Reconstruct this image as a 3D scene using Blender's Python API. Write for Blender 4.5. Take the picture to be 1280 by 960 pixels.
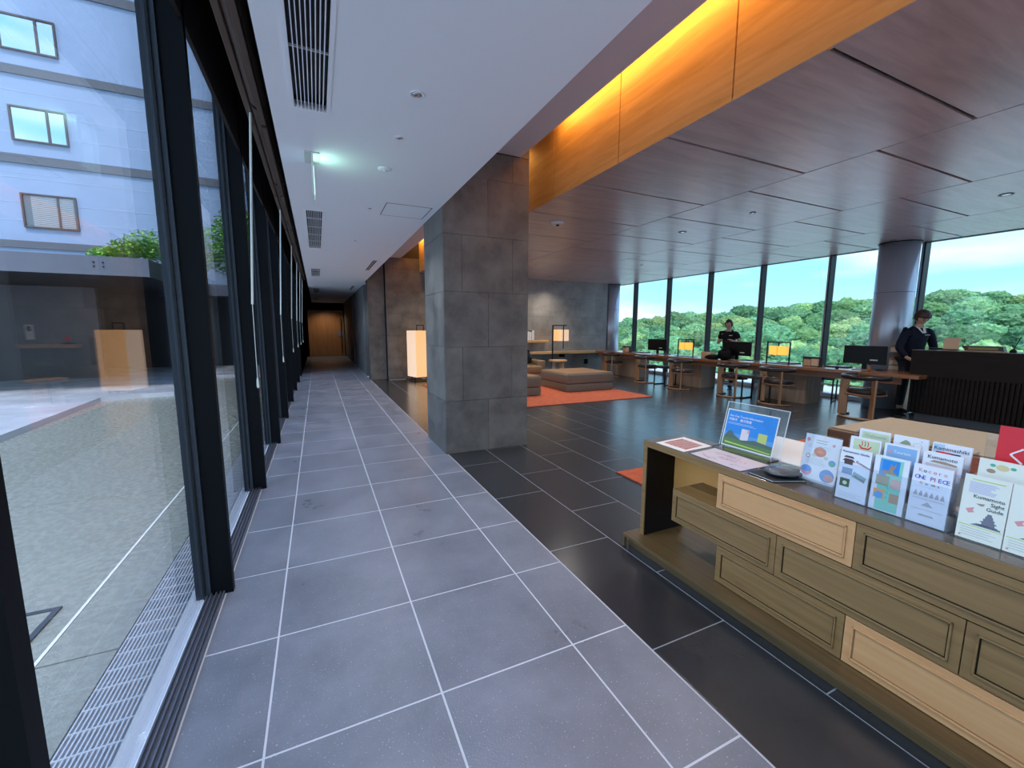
import bpy, bmesh, math, random
from mathutils import Vector, Matrix, noise
random.seed(7)
for _o in list(bpy.data.objects): bpy.data.objects.remove(_o)
SC = bpy.context.scene; COL = SC.collection
PI = math.pi
# ---------------- camera ----------------
YAW, PITCH, ROLL, FPX, CAMH = .4347, .1312, .004, 520.7, 1.40
cy, sy, cp, sp = math.cos(YAW), math.sin(YAW), math.cos(PITCH), math.sin(PITCH)
fw = Vector((sy*cp, cy*cp, -sp)); rt = Vector((cy, -sy, 0)); up = rt.cross(fw)
cr, sr = math.cos(ROLL), math.sin(ROLL)
rt, up = cr*rt+sr*up, -sr*rt+cr*up
camd = bpy.data.cameras.new('camera'); cam = bpy.data.objects.new('camera', camd); COL.objects.link(cam)
camd.sensor_width = 36; camd.lens = FPX/1280*36; camd.clip_start = .05; camd.clip_end = 2000
M = Matrix((rt, up, -fw)).transposed().to_4x4(); M.translation = Vector((0, 0, CAMH)); cam.matrix_world = M
SC.camera = cam
# ---------------- exposure ----------------
vs = SC.view_settings; vs.view_transform = 'Standard'; vs.look = 'None'; vs.gamma = 1; vs.exposure = EXPO = 1.87; vs.use_curve_mapping = False
# ---------------- world ----------------
W = bpy.data.worlds.new('sky'); SC.world = W; W.use_nodes = True
nt = W.node_tree; nt.nodes.clear()
def nd(t, typ, **kw):
    n = t.nodes.new(typ)
    for k, v in kw.items():
        if k.startswith('i_'): n.inputs[k[2:].replace('_', ' ')].default_value = v
        else: setattr(n, k, v)
    return n
def ramp(t, stops, interp='LINEAR'):
    r = t.nodes.new('ShaderNodeValToRGB'); r.color_ramp.interpolation = interp
    e = r.color_ramp.elements
    while len(e) < len(stops): e.new(.5)
    for el, (p, c) in zip(e, stops):
        el.position = p; el.color = (c, c, c, 1) if isinstance(c, (int, float)) else (*c, 1)
    return r
tc = nd(nt, 'ShaderNodeTexCoord'); sep = nd(nt, 'ShaderNodeSeparateXYZ'); nt.links.new(tc.outputs['Generated'], sep.inputs[0])
grad = ramp(nt, [(0, (.50, .76, .86)), (.10, (.33, .70, .86)), (.35, (.22, .58, .95)), (1, (.17, .42, 1.0))]); nt.links.new(sep.outputs[2], grad.inputs[0])
mp = nd(nt, 'ShaderNodeMapping'); mp.inputs['Scale'].default_value = (1, 1, 4.5); mp.inputs['Location'].default_value = (.3, .15, .52); nt.links.new(tc.outputs['Generated'], mp.inputs[0])
cn = nd(nt, 'ShaderNodeTexNoise'); cn.inputs['Scale'].default_value = 2.1; cn.inputs['Detail'].default_value = 5; cn.inputs['Roughness'].default_value = .5; nt.links.new(mp.outputs[0], cn.inputs[0])
cr_ = ramp(nt, [(.42, 0), (.60, 1)]); nt.links.new(cn.outputs[0], cr_.inputs[0])
mx = nd(nt, 'ShaderNodeMixRGB'); nt.links.new(cr_.outputs[0], mx.inputs[0]); nt.links.new(grad.outputs[0], mx.inputs[1]); mx.inputs[2].default_value = (.80, .90, 1.0, 1)
bgn = nd(nt, 'ShaderNodeBackground'); bgn.inputs[1].default_value = .72; nt.links.new(mx.outputs[0], bgn.inputs[0])
wo = nd(nt, 'ShaderNodeOutputWorld'); nt.links.new(bgn.outputs[0], wo.inputs[0])
# ---------------- sun (hazy, runs parallel to the glass walls) ----------------
sd = bpy.data.lights.new('sun', 'SUN'); so = bpy.data.objects.new('sun', sd); COL.objects.link(so)
sd.energy = 1.15; sd.angle = math.radians(12); sd.color = (1, .97, .92)
so.rotation_euler = Vector((.02, .45, -.9)).to_track_quat('-Z', 'Y').to_euler()
# ---------------- cove lamps and ceiling spots, many of them added fill ----------------
def area(name, loc, size, energy, color, direction, shape='RECTANGLE', sizey=None, spread=None):
    l = bpy.data.lights.new(name, 'AREA'); l.shape = shape; l.size = size; l.energy = energy; l.color = color
    if sizey: l.size_y = sizey
    if spread: l.spread = spread
    o = bpy.data.objects.new(name, l); COL.objects.link(o); o.location = loc
    o.rotation_euler = Vector(direction).to_track_quat('-Z', 'Y').to_euler(); return o
WARM = (1, .47, .10)
def cove(y0, y1, e):
    o = area('cove_strip_light', (2.50, (y0+y1)/2, 3.76), y1-y0, e, WARM, (1, 0, -1), 'RECTANGLE', .05)
    q = .7071; o.rotation_euler = Matrix(((0, -q, -q), (1, 0, 0), (0, -q, q))).to_euler()
    return o
cove(-1.5, 4.35, 9); cove(5.35, 11.7, 9)
def downlight_or_fill(x, y, z, e=22, c=(1, .86, .68)):
    l = bpy.data.lights.new('downlight_or_fill', 'SPOT'); l.energy = e; l.color = c; l.spot_size = 2.3; l.spot_blend = .8; l.shadow_soft_size = .05
    o = bpy.data.objects.new('downlight_or_fill', l); COL.objects.link(o); o.location = (x, y, z)
# ---------------- materials ----------------
MATS = {}
def newmat(name):
    m = bpy.data.materials.new(name); m.use_nodes = True; t = m.node_tree; t.nodes.clear()
    out = nd(t, 'ShaderNodeOutputMaterial'); b = nd(t, 'ShaderNodeBsdfPrincipled'); t.links.new(b.outputs[0], out.inputs[0])
    return m, t, b, out
def mat(name, col, rough=.5, metal=0, emit=None, es=1, var=0, nscale=0, namt=.15, bump=0, stretch=None, spec=.5, coat=0):
    if name in MATS: return MATS[name]
    m, t, b, out = newmat(name)
    b.inputs['Roughness'].default_value = rough; b.inputs['Metallic'].default_value = metal
    b.inputs['Specular IOR Level'].default_value = spec; b.inputs['Coat Weight'].default_value = coat
    rgb = nd(t, 'ShaderNodeRGB'); rgb.outputs[0].default_value = (*col, 1); last = rgb.outputs[0]
    if nscale:
        tcx = nd(t, 'ShaderNodeTexCoord'); mpx = nd(t, 'ShaderNodeMapping'); t.links.new(tcx.outputs['Object'], mpx.inputs[0])
        if stretch: mpx.inputs['Scale'].default_value = stretch
        n = nd(t, 'ShaderNodeTexNoise'); n.inputs['Scale'].default_value = nscale; n.inputs['Detail'].default_value = 6; t.links.new(mpx.outputs[0], n.inputs[0])
        r = ramp(t, [(.3, 1-namt), (.7, 1+namt)]); t.links.new(n.outputs[0], r.inputs[0])
        mm = nd(t, 'ShaderNodeMixRGB', blend_type='MULTIPLY'); mm.inputs[0].default_value = 1
        t.links.new(last, mm.inputs[1]); t.links.new(r.outputs[0], mm.inputs[2]); last = mm.outputs[0]
        if bump:
            bp = nd(t, 'ShaderNodeBump'); bp.inputs['Strength'].default_value = bump; bp.inputs['Distance'].default_value = .01
            t.links.new(n.outputs[0], bp.inputs['Height']); t.links.new(bp.outputs[0], b.inputs['Normal'])
    if var:
        oi = nd(t, 'ShaderNodeObjectInfo'); r = ramp(t, [(0, 1-var), (1, 1+var)]); t.links.new(oi.outputs['Random'], r.inputs[0])
        mm = nd(t, 'ShaderNodeMixRGB', blend_type='MULTIPLY'); mm.inputs[0].default_value = 1
        t.links.new(last, mm.inputs[1]); t.links.new(r.outputs[0], mm.inputs[2]); last = mm.outputs[0]
    t.links.new(last, b.inputs['Base Color'])
    if emit: b.inputs['Emission Color'].default_value = (*emit, 1); b.inputs['Emission Strength'].default_value = es
    MATS[name] = m; return m
def stone_mat(name, c1, c2, speck, rough, sc=2.2, var=.06, speckamt=.0, bump=.15, rvar=.1, patchy=.5, spec=.5):
    """ceramic or stone tile: cloudy two-tone noise in world space plus fine flecks"""
    m, t, b, out = newmat(name); b.inputs['Specular IOR Level'].default_value = spec
    geo = nd(t, 'ShaderNodeNewGeometry')
    n1 = nd(t, 'ShaderNodeTexNoise'); n1.inputs['Scale'].default_value = sc; n1.inputs['Detail'].default_value = 8; n1.inputs['Roughness'].default_value = .65; t.links.new(geo.outputs['Position'], n1.inputs[0])
    r1 = ramp(t, [(.5-patchy*.4, c1), (.5+patchy*.4, c2)]); t.links.new(n1.outputs[0], r1.inputs[0])
    n2 = nd(t, 'ShaderNodeTexNoise'); n2.inputs['Scale'].default_value = 150; n2.inputs['Detail'].default_value = 2; t.links.new(geo.outputs['Position'], n2.inputs[0])
    r2 = ramp(t, [(.66, 0), (.74, 1)]); t.links.new(n2.outputs[0], r2.inputs[0])
    mm = nd(t, 'ShaderNodeMixRGB'); mm.inputs[2].default_value = (*speck, 1)
    ma = nd(t, 'ShaderNodeMath', operation='MULTIPLY'); ma.inputs[1].default_value = speckamt; t.links.new(r2.outputs[0], ma.inputs[0])
    t.links.new(ma.outputs[0], mm.inputs[0]); t.links.new(r1.outputs[0], mm.inputs[1])
    oi = nd(t, 'ShaderNodeObjectInfo'); r = ramp(t, [(0, 1-var), (1, 1+var)]); t.links.new(oi.outputs['Random'], r.inputs[0])
    m2 = nd(t, 'ShaderNodeMixRGB', blend_type='MULTIPLY'); m2.inputs[0].default_value = 1; t.links.new(mm.outputs[0], m2.inputs[1]); t.links.new(r.outputs[0], m2.inputs[2])
    t.links.new(m2.outputs[0], b.inputs['Base Color'])
    rr = ramp(t, [(.3, rough-rvar), (.7, rough+rvar)]); t.links.new(n1.outputs[0], rr.inputs[0]); t.links.new(rr.outputs[0], b.inputs['Roughness'])
    bp = nd(t, 'ShaderNodeBump'); bp.inputs['Strength'].default_value = bump; bp.inputs['Distance'].default_value = .002; t.links.new(n2.outputs[0], bp.inputs['Height']); t.links.new(bp.outputs[0], b.inputs['Normal'])
    MATS[name] = m; return m
def wood_mat(name, c1, c2, rough=.4, axis='x', sc=1.0, spec=.5, coat=0, coatr=.2, contrast=.5, var=.05, streak=14):
    """wood with its grain along the given axis of world space"""
    m, t, b, out = newmat(name)
    geo = nd(t, 'ShaderNodeNewGeometry'); mpx = nd(t, 'ShaderNodeMapping'); t.links.new(geo.outputs['Position'], mpx.inputs[0])
    s = {'x': (1, streak, streak), 'y': (streak, 1, streak), 'z': (streak, streak, 1)}[axis]
    mpx.inputs['Scale'].default_value = [v*sc for v in s]
    n1 = nd(t, 'ShaderNodeTexNoise'); n1.inputs['Scale'].default_value = 1.3; n1.inputs['Detail'].default_value = 7; n1.inputs['Roughness'].default_value = .6; n1.inputs['Distortion'].default_value = .8
    t.links.new(mpx.outputs[0], n1.inputs[0])
    r1 = ramp(t, [(.5-contrast*.4, c1), (.5+contrast*.4, c2)]); t.links.new(n1.outputs[0], r1.inputs[0])
    oi = nd(t, 'ShaderNodeObjectInfo'); r = ramp(t, [(0, 1-var), (1, 1+var)]); t.links.new(oi.outputs['Random'], r.inputs[0])
    m2 = nd(t, 'ShaderNodeMixRGB', blend_type='MULTIPLY'); m2.inputs[0].default_value = 1; t.links.new(r1.outputs[0], m2.inputs[1]); t.links.new(r.outputs[0], m2.inputs[2])
    t.links.new(m2.outputs[0], b.inputs['Base Color'])
    b.inputs['Roughness'].default_value = rough; b.inputs['Specular IOR Level'].default_value = spec; b.inputs['Coat Weight'].default_value = coat; b.inputs['Coat Roughness'].default_value = coatr
    MATS[name] = m; return m
def glass_mat(name, ior=1.6, tint=(1, 1, 1), rough=0):
    """sheet glass: Fresnel mix of clear transmission and mirror reflection"""
    m, t, b, out = newmat(name); t.nodes.remove(b)
    f0 = ((ior-1)/(ior+1))**2; geo = nd(t, 'ShaderNodeNewGeometry'); dt = nd(t, 'ShaderNodeVectorMath', operation='DOT_PRODUCT'); t.links.new(geo.outputs['Incoming'], dt.inputs[0]); t.links.new(geo.outputs['Normal'], dt.inputs[1])
    ab = nd(t, 'ShaderNodeMath', operation='ABSOLUTE'); t.links.new(dt.outputs['Value'], ab.inputs[0]); om = nd(t, 'ShaderNodeMath', operation='SUBTRACT'); om.inputs[0].default_value = 1; t.links.new(ab.outputs[0], om.inputs[1])
    pw = nd(t, 'ShaderNodeMath', operation='POWER'); t.links.new(om.outputs[0], pw.inputs[0]); pw.inputs[1].default_value = 5; fr = nd(t, 'ShaderNodeMath', operation='MULTIPLY_ADD'); t.links.new(pw.outputs[0], fr.inputs[0]); fr.inputs[1].default_value = 1-f0; fr.inputs[2].default_value = f0
    tr = nd(t, 'ShaderNodeBsdfTransparent'); tr.inputs[0].default_value = (*tint, 1)
    gl = nd(t, 'ShaderNodeBsdfAnisotropic' if False else 'ShaderNodeBsdfGlossy'); gl.inputs['Roughness'].default_value = rough
    mxs = nd(t, 'ShaderNodeMixShader'); t.links.new(fr.outputs[0], mxs.inputs[0]); t.links.new(tr.outputs[0], mxs.inputs[1]); t.links.new(gl.outputs[0], mxs.inputs[2]); t.links.new(mxs.outputs[0], out.inputs[0])
    MATS[name] = m; return m
BLACK = mat('black_metal', (.006, .0065, .008), .42, .0, spec=.3)
FRAME = mat('dark_steel', (.0045, .005, .007), .5, spec=.12)
FRAME2 = mat('blue_grey_steel', (.035, .045, .062), .45, spec=.35)
WHITE = mat('white_plaster', (.90, .92, .97), .75)
GREYT = stone_mat('grey_floor_tile', (.150, .160, .190), (.245, .255, .305), (.70, .70, .78), .34, 2.4, .05, .75, .5, .08, .6)
DARKT = stone_mat('dark_floor_tile', (.026, .028, .032), (.036, .038, .043), (.1, .1, .11), .24, 3, .08, .0, .0, .015, .5, .85)
GROUT = mat('grout', (.62, .63, .68), .8); GROUTD = mat('grout_lounge', (.34, .35, .39), .6)
WALLT = stone_mat('stone_wall_tile', (.085, .078, .074), (.19, .175, .165), (.3, .29, .27), .55, 3.2, .08, .25, .35, .1, .45)
WALLT_LIT = stone_mat('stone_wall_tile_lit', (.17, .165, .165), (.31, .30, .30), (.4, .4, .4), .5, 2.4, .08, .25, .35, .1, .5)  # same stone lightened, daylight on the back wall put into its colour
JOINT = mat('dark_joint', (.05, .045, .045), .9)
CEILW = wood_mat('ceiling_veneer', (.33, .255, .24), (.50, .40, .385), .35, 'x', 1.0, .7, .6, .25, .5, .08, 9)
FASW = wood_mat('fascia_veneer', (.58, .32, .10), (.76, .46, .17), .5, 'y', 1.0, .4, 0, .2, .45, .03, 11)
GAPM = mat('shadow_gap', (.01, .008, .007), .9)
GLASS = glass_mat('window_glass', 1.55, (.86, .87, .89))
GLASSR = glass_mat('lounge_window_glass', 1.35, (.74, .78, .80))
ACR = glass_mat('clear_acrylic', 1.6, (.93, .95, .98)); ACE = mat('acrylic_edge', (.80, .86, .92), .25, emit=None)
# ---------------- mesh helpers ----------------
WOFF = {}
class MB:
    def __init__(s): s.bm = bmesh.new()
    def box(s, x0, x1, y0, y1, z0, z1, bev=0, M=None):
        v = [s.bm.verts.new((x, y, z)) for x in (x0, x1) for y in (y0, y1) for z in (z0, z1)]
        f = [(0, 1, 3, 2), (4, 6, 7, 5), (0, 4, 5, 1), (2, 3, 7, 6), (0, 2, 6, 4), (1, 5, 7, 3)]
        fs = [s.bm.faces.new([v[i] for i in q]) for q in f]
        if bev:
            ed = list({e for a in fs for e in a.edges})
            r = bmesh.ops.bevel(s.bm, geom=ed, offset=bev, segments=2, profile=.6, affect='EDGES')
            v = list({w for a in r['faces'] for w in a.verts} | {w for a in fs if a.is_valid for w in a.verts})
        if M is not None: bmesh.ops.transform(s.bm, matrix=M, verts=[w for w in v if w.is_valid])
        return s
    def bar(s, p, q, w, h=None, bev=0):
        p, q = Vector(p), Vector(q); d = q-p; L = d.length; h = h or w
        m = Matrix.Translation(p) @ d.to_track_quat('Z', 'Y').to_matrix().to_4x4()
        return s.box(-w/2, w/2, -h/2, h/2, 0, L, bev, m)
    def cyl(s, p, q, r0, r1=None, n=16):
        p, q = Vector(p), Vector(q); d = q-p; r1 = r0 if r1 is None else r1
        m = Matrix.Translation(p) @ d.to_track_quat('Z', 'Y').to_matrix().to_4x4()
        a = [s.bm.verts.new(m @ Vector((r0*math.cos(2*PI*i/n), r0*math.sin(2*PI*i/n), 0))) for i in range(n)]
        b = [s.bm.verts.new(m @ Vector((r1*math.cos(2*PI*i/n), r1*math.sin(2*PI*i/n), d.length))) for i in range(n)]
        for i in range(n): s.bm.faces.new((a[i], a[(i+1) % n], b[(i+1) % n], b[i]))
        s.bm.faces.new(a[::-1]); s.bm.faces.new(b); return s
    def lathe(s, prof, loc=(0, 0, 0), n=20):
        loc = Vector(loc); rings = []
        for r, z in prof: rings.append([s.bm.verts.new(loc+Vector((r*math.cos(2*PI*i/n), r*math.sin(2*PI*i/n), z))) for i in range(n)])
        for a, b in zip(rings, rings[1:]):
            for i in range(n): s.bm.faces.new((a[i], a[(i+1) % n], b[(i+1) % n], b[i]))
        s.bm.faces.new(rings[0][::-1]); s.bm.faces.new(rings[-1]); return s
    def tube(s, pts, r, n=10, closed=False):
        pts = [Vector(p) for p in pts]; rings = []; rr = r if isinstance(r, (list, tuple)) else [r]*len(pts)
        m = len(pts)
        for i, p in enumerate(pts):
            a = pts[i-1] if (i or closed) else p; b = pts[(i+1) % m] if (i < m-1 or closed) else p
            d = (b-a).normalized(); ref = Vector((0, 0, 1)) if abs(d.z) < .9 else Vector((1, 0, 0))
            u = d.cross(ref).normalized(); v = u.cross(d)
            rings.append([s.bm.verts.new(p+rr[i]*(u*math.cos(2*PI*k/n)+v*math.sin(2*PI*k/n))) for k in range(n)])
        pairs = list(zip(rings, rings[1:]))+([(rings[-1], rings[0])] if closed else [])
        for a, b in pairs:
            for k in range(n): s.bm.faces.new((a[k], a[(k+1) % n], b[(k+1) % n], b[k]))
        if not closed: s.bm.faces.new(rings[0][::-1]); s.bm.faces.new(rings[-1])
        return s
    def poly(s, pts, z0, z1, M=None):
        a = [s.bm.verts.new((x, y, z0)) for x, y in pts]; b = [s.bm.verts.new((x, y, z1)) for x, y in pts]; n = len(pts)
        for i in range(n): s.bm.faces.new((a[i], a[(i+1) % n], b[(i+1) % n], b[i]))
        s.bm.faces.new(a[::-1]); s.bm.faces.new(b)
        if M is not None: bmesh.ops.transform(s.bm, matrix=M, verts=a+b)
        return s
    def ico(s, c, r, sub=2, sc=(1, 1, 1), rnd=0, seed=0, freq=3):
        q = bmesh.ops.create_icosphere(s.bm, subdivisions=sub, radius=1)['verts']
        for v in q:
            d = v.co.copy(); k = 1+(rnd*noise.noise(d*freq+Vector((seed*7.3, seed*3.1, 0))) if rnd else 0)
            v.co = Vector((c[0]+d.x*r*sc[0]*k, c[1]+d.y*r*sc[1]*k, c[2]+d.z*r*sc[2]*k))
        return s
    def mesh(s, name, m, smooth=False):
        bmesh.ops.recalc_face_normals(s.bm, faces=s.bm.faces)
        me = bpy.data.meshes.new(name); s.bm.to_mesh(me); s.bm.free(); me.materials.append(m)
        if smooth: me.shade_smooth() if hasattr(me, 'shade_smooth') else [setattr(p, 'use_smooth', True) for p in me.polygons]
        return me
    def build(s, name, m, parent=None, smooth=False, label=None):
        return link(name, s.mesh(name, m, smooth), parent, label)
def link(name, me, parent=None, label=None, loc=None, rz=None):
    o = bpy.data.objects.new(name, me); COL.objects.link(o)
    if parent is not None:
        o.parent = parent
        if parent.name in WOFF: o.location = -WOFF[parent.name]
    if loc is not None: o.location = loc
    if rz is not None: o.rotation_euler = (0, 0, rz)
    if label: o['label'] = label
    return o
def tag(o, label, cat, group=None, kind=None):
    o['label'] = label; o['category'] = cat
    if group: o['group'] = group
    if kind: o['kind'] = kind
    return o
def thing(name, label, cat, loc=(0, 0, 0), rz=0, group=None):
    o = bpy.data.objects.new(name, None); COL.objects.link(o); o.location = loc; o.rotation_euler = (0, 0, rz); o.empty_display_size = .1
    return tag(o, label, cat, group)
def struct(name, mb, m, label, cat, parent=None, smooth=False):
    o = mb.build(name, m, parent, smooth)
    if parent is None: tag(o, label, cat, None, 'structure')
    return o
def wthing(name, label, cat, base, group=None):
    """a thing whose parts are given in world coordinates"""
    o = thing(name, label, cat, base, 0, group); WOFF[o.name] = Vector(base); return o
def copy_tree(o, parent=None):
    c = o.copy(); COL.objects.link(c)
    if parent is not None: c.parent = parent
    for ch in list(o.children): copy_tree(ch, c)
    return c
def place(src, label, loc, rz=0, group=None):
    c = copy_tree(src); c.location = loc; c.rotation_euler = (0, 0, rz); c['label'] = label
    if group: c['group'] = group
    return c
def text(s, size, m, parent, origin, right, upv, name='lettering', align='LEFT', ext=.0004, xs=1.0, label=None):
    cu = bpy.data.curves.new('t', 'FONT'); cu.body = s; cu.size = size; cu.align_x = align; cu.extrude = ext; cu.resolution_u = 2
    t = bpy.data.objects.new('t', cu); COL.objects.link(t); dg = bpy.context.evaluated_depsgraph_get(); dg.update()
    me = bpy.data.meshes.new_from_object(t.evaluated_get(dg)); bpy.data.objects.remove(t); bpy.data.curves.remove(cu)
    r = Vector(right).normalized(); u = Vector(upv).normalized(); n = r.cross(u)
    mt = Matrix((r*xs, u, n)).transposed().to_4x4(); mt.translation = Vector(origin)
    me.transform(mt); me.materials.clear(); me.materials.append(m)
    return link(name, me, parent, label)
# =============== SETTING ===============
ROWY = lambda k: .823+.6*k
def boxmesh(name, sx, sy, sz, m, bev=0):
    return MB().box(0, sx, 0, sy, -sz, 0, bev).mesh(name, m)
# corridor floor
fl = struct('floor', MB().box(-.66, 1.268, -4, 23.2, -.12, -.0008), GROUT, 'grey tiled floor of the glass-walled corridor', 'floor')
G = .008; cols = [(-.512, -.232), (-.232, .367), (.367, .966), (.966, 1.266)]
for (a, b) in cols:
    me = boxmesh('tile', b-a-G, .6-G, .005, GREYT)
    for k in range(-4, 37): link('tile', me, fl, None, (a+G/2, ROWY(k)+G/2, 0))
struct('floor', MB().box(1.268, 2.4, 12.61, 23.3, -.12, -.0008), GROUT, 'floor strip under the wall blocks of the far corridor', 'floor')
# lounge floor
fd = struct('floor', MB().box(1.268, 10.0, -4, 12.6, -.12, -.0008), GROUTD, 'black stone tiled floor of the lounge area', 'floor')
G = .006
me = boxmesh('tile', .452-G, .9-G, .005, DARKT)
for j in range(19):
    off = .35 if j % 2 == 0 else -.105
    for k in range(-1 if j < 10 else 0, 13):
        y = off+.9*k
        if y > 11.75 or (j < 1 and y > 11.6): continue
        link('tile', me, fd, None, (1.268+.452*j+G/2, y+G/2, 0))
rest = MB()
for j in range(19):
    for k in range(-5, 0):
        if j < 10 and k == -1: continue
        y = (.35 if j % 2 == 0 else -.105)+.9*k
        rest.box(1.268+.452*j+G/2, 1.268+.452*(j+1)-G/2, max(y, -4)+G/2, y+.9-G/2, -.005, 0)
o = rest.build('tile', DARKT, fd); o['kind'] = 'stuff'
# tiled wall faces -------------------------------------------------
def tile_face(parent, origin, U, n, width, zmax, joints_even, joints_odd, t=.012, g=.0035, zmin=0, m2=None, xcut=0):
    """stone tiles 0.6 m high on a vertical face; U along the face, n outward"""
    U = Vector(U); n = Vector(n); O = Vector(origin); r = 0; z = zmin
    while z < zmax-.01:
        z1 = min(z+.6, zmax); js = [0]+[j for j in (joints_even if r % 2 == 0 else joints_odd) if .02 < j < width-.02]+[width]
        for a, b in zip(js, js[1:]):
            p = [O+U*(a+g/2), O+U*(b-g/2)]; q = [v+n*t for v in p]
            xs = [v.x for v in p+q]; ys = [v.y for v in p+q]
            MB().box(min(xs), max(xs), min(ys), max(ys), z+g/2, z1-g/2).build('tile', m2 if (m2 and (xs[0]+xs[1])/2 > xcut) else WALLT, parent)
        z = z1; r += 1
T = .012
pil = struct('wall_pillar', MB().box(1.245+T, 2.255-T, 4.42+T, 5.28-T, 0, 3.85), JOINT, 'big square stone-tiled pillar between corridor and lounge', 'pillar')
tile_face(pil, (1.245, 4.42+T, 0), (1, 0, 0), (0, -1, 0), 1.01, 3.28, [.51], [.205, .805])
tile_face(pil, (1.245+T, 4.42+T, 0), (0, 1, 0), (-1, 0, 0), .86-2*T, 2.66, [.42], [])
tile_face(pil, (2.255-T, 4.42+T, 0), (0, 1, 0), (1, 0, 0), .86-2*T, 3.28, [.42], [])
tile_face(pil, (1.245, 5.28-T, 0), (1, 0, 0), (0, 1, 0), 1.01, 3.28, [.51], [.205, .805])
MB().box(2.14, 2.255, 4.42, 5.28, 3.285, 3.85).build('tile', WALLT, pil)
# wall behind the lounge
wb = struct('wall_back', MB().box(1.72, 9.08, 11.8+T, 12.3, 0, 3.9), JOINT, 'grey stone-tiled back wall of the lounge', 'wall')
tile_face(wb, (1.72, 11.8+T, 0), (1, 0, 0), (0, -1, 0), 7.36, 3.3, [.6*i-.02 for i in range(1, 14)], [.6*i+.28 for i in range(0, 13)], m2=WALLT_LIT, xcut=3.2)  # right of the cut the tiles take the daylit tone
wc = struct('wall_corner', MB().box(1.262, 1.70, 11.93, 12.3, 0, 3.9), JOINT, 'narrow stone-tiled wall pier at the end of the corridor edge', 'wall')
tile_face(wc, (1.262, 11.93, 0), (1, 0, 0), (0, -1, 0), .438, 3.3, [], [.22])
CW = stone_mat('corridor_wall_panel', (.10, .10, .105), (.17, .17, .18), (.2, .2, .2), .5, 2, .05)
for (y0, y1, nm) in ((13.0, 16.9, 'wall_right'), (17.6, 22.9, 'wall_right')):
    w = struct(nm, MB().box(1.282, 2.2, y0+.0, y1, 0, 2.66), JOINT, ('nearer' if y0 < 14 else 'farther')+' grey panelled wall block along the far corridor', 'wall')
    y = y0
    while y < y1-.1:
        e = min(y+.98, y1); MB().box(1.27, 1.282, y+.002, e-.002, 0, 2.655).build('panel', CW, w); y = e
    MB().box(1.27, 2.2, y0-.012, y0-.0005, 0, 2.655).build('panel', CW, w)
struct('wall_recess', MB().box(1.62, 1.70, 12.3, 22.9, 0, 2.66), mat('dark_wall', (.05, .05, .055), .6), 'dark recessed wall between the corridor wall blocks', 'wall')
# far end of the corridor
BK = mat('black_wall', (.003, .003, .004), .8, spec=0)
struct('wall_far', MB().box(-.7, -.40, 23.0, 23.3, 0, 2.66).box(-.40, 1.24, 23.0, 23.3, 2.30, 2.66).box(1.24, 1.7, 23.0, 23.3, 0, 2.66).box(-.7, 1.7, 23.12, 23.3, -.1, 2.66).box(-.7, -.18, 23.0, 23.3, 2.66, 3.4), BK, 'black end wall around the wooden corridor door', 'wall')
DW = wood_mat('door_wood', (.42, .17, .06), (.58, .27, .10), .4, 'z', 1, .5)
d1 = wthing('door_1', 'tall orange-brown wooden door at the end of the corridor', 'door', (.4, 23.05, 0)); d1['kind'] = 'structure'
MB().box(-.395, .40, 23.02, 23.08, .01, 2.29).build('door_leaf', DW, d1); MB().box(.406, 1.235, 23.02, 23.08, .01, 2.29).build('door_leaf', DW, d1)
MB().box(.95, 1.16, 22.99, 23.02, 1.0, 1.22).build('lock_plate', mat('satin_steel', (.35, .36, .37), .3, 1), d1)
MB().cyl((1.1, 22.97, .1), (1.1, 22.97, 1.9), .015).build('pull_handle', BLACK, d1)
# roof slab, hidden upper shell
struct('ceiling', MB().box(-.9, 10.4, -4.2, 23.5, 3.9, 4.1), mat('roof_concrete', (.3, .3, .3), .9), 'structural slab above the lobby ceilings', 'ceiling')
en = wthing('added_window', 'unseen glazing added behind the viewpoint to let daylight in', 'window', (4, -4.1, 0)); en['kind'] = 'structure'  # unseen glazing, added so daylight reaches the lobby from behind
for i in range(7):
    x = -.6+1.733*i; MB().box(x-.04, x+.04, -4.15, -4.0, 0, 3.9).build('mullion', FRAME, en)
    if i < 6: MB().box(x+.04, x+1.693, -4.08, -4.07, .02, 3.9).build('pane', GLASSR, en)
struct('trim_bounce_ground', MB().box(-30, 40, -34, -4.2, -.3, -.02), mat('bounce_ground_stone', (.55, .55, .56), .8), 'unseen pale ground added behind the viewpoint to bounce daylight', 'paving')  # unseen ground, added to bounce sunlight onto the ceiling
struct('trim_bounce_plane', MB().box(12.5, 40, -30, 40, -5, -4), mat('pale_bounce_plane', (.62, .64, .66), .8), 'unseen pale plane added below the lounge windows to bounce light', 'terrace')  # unseen plane, added for ceiling reflections and bounced light
struct('trim_deck', MB().box(9.95, 11.9, -12, 16, -.3, -.03), mat('deck_stone', (.70, .72, .75), .7), 'pale stone terrace just outside the lounge windows', 'terrace')
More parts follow.
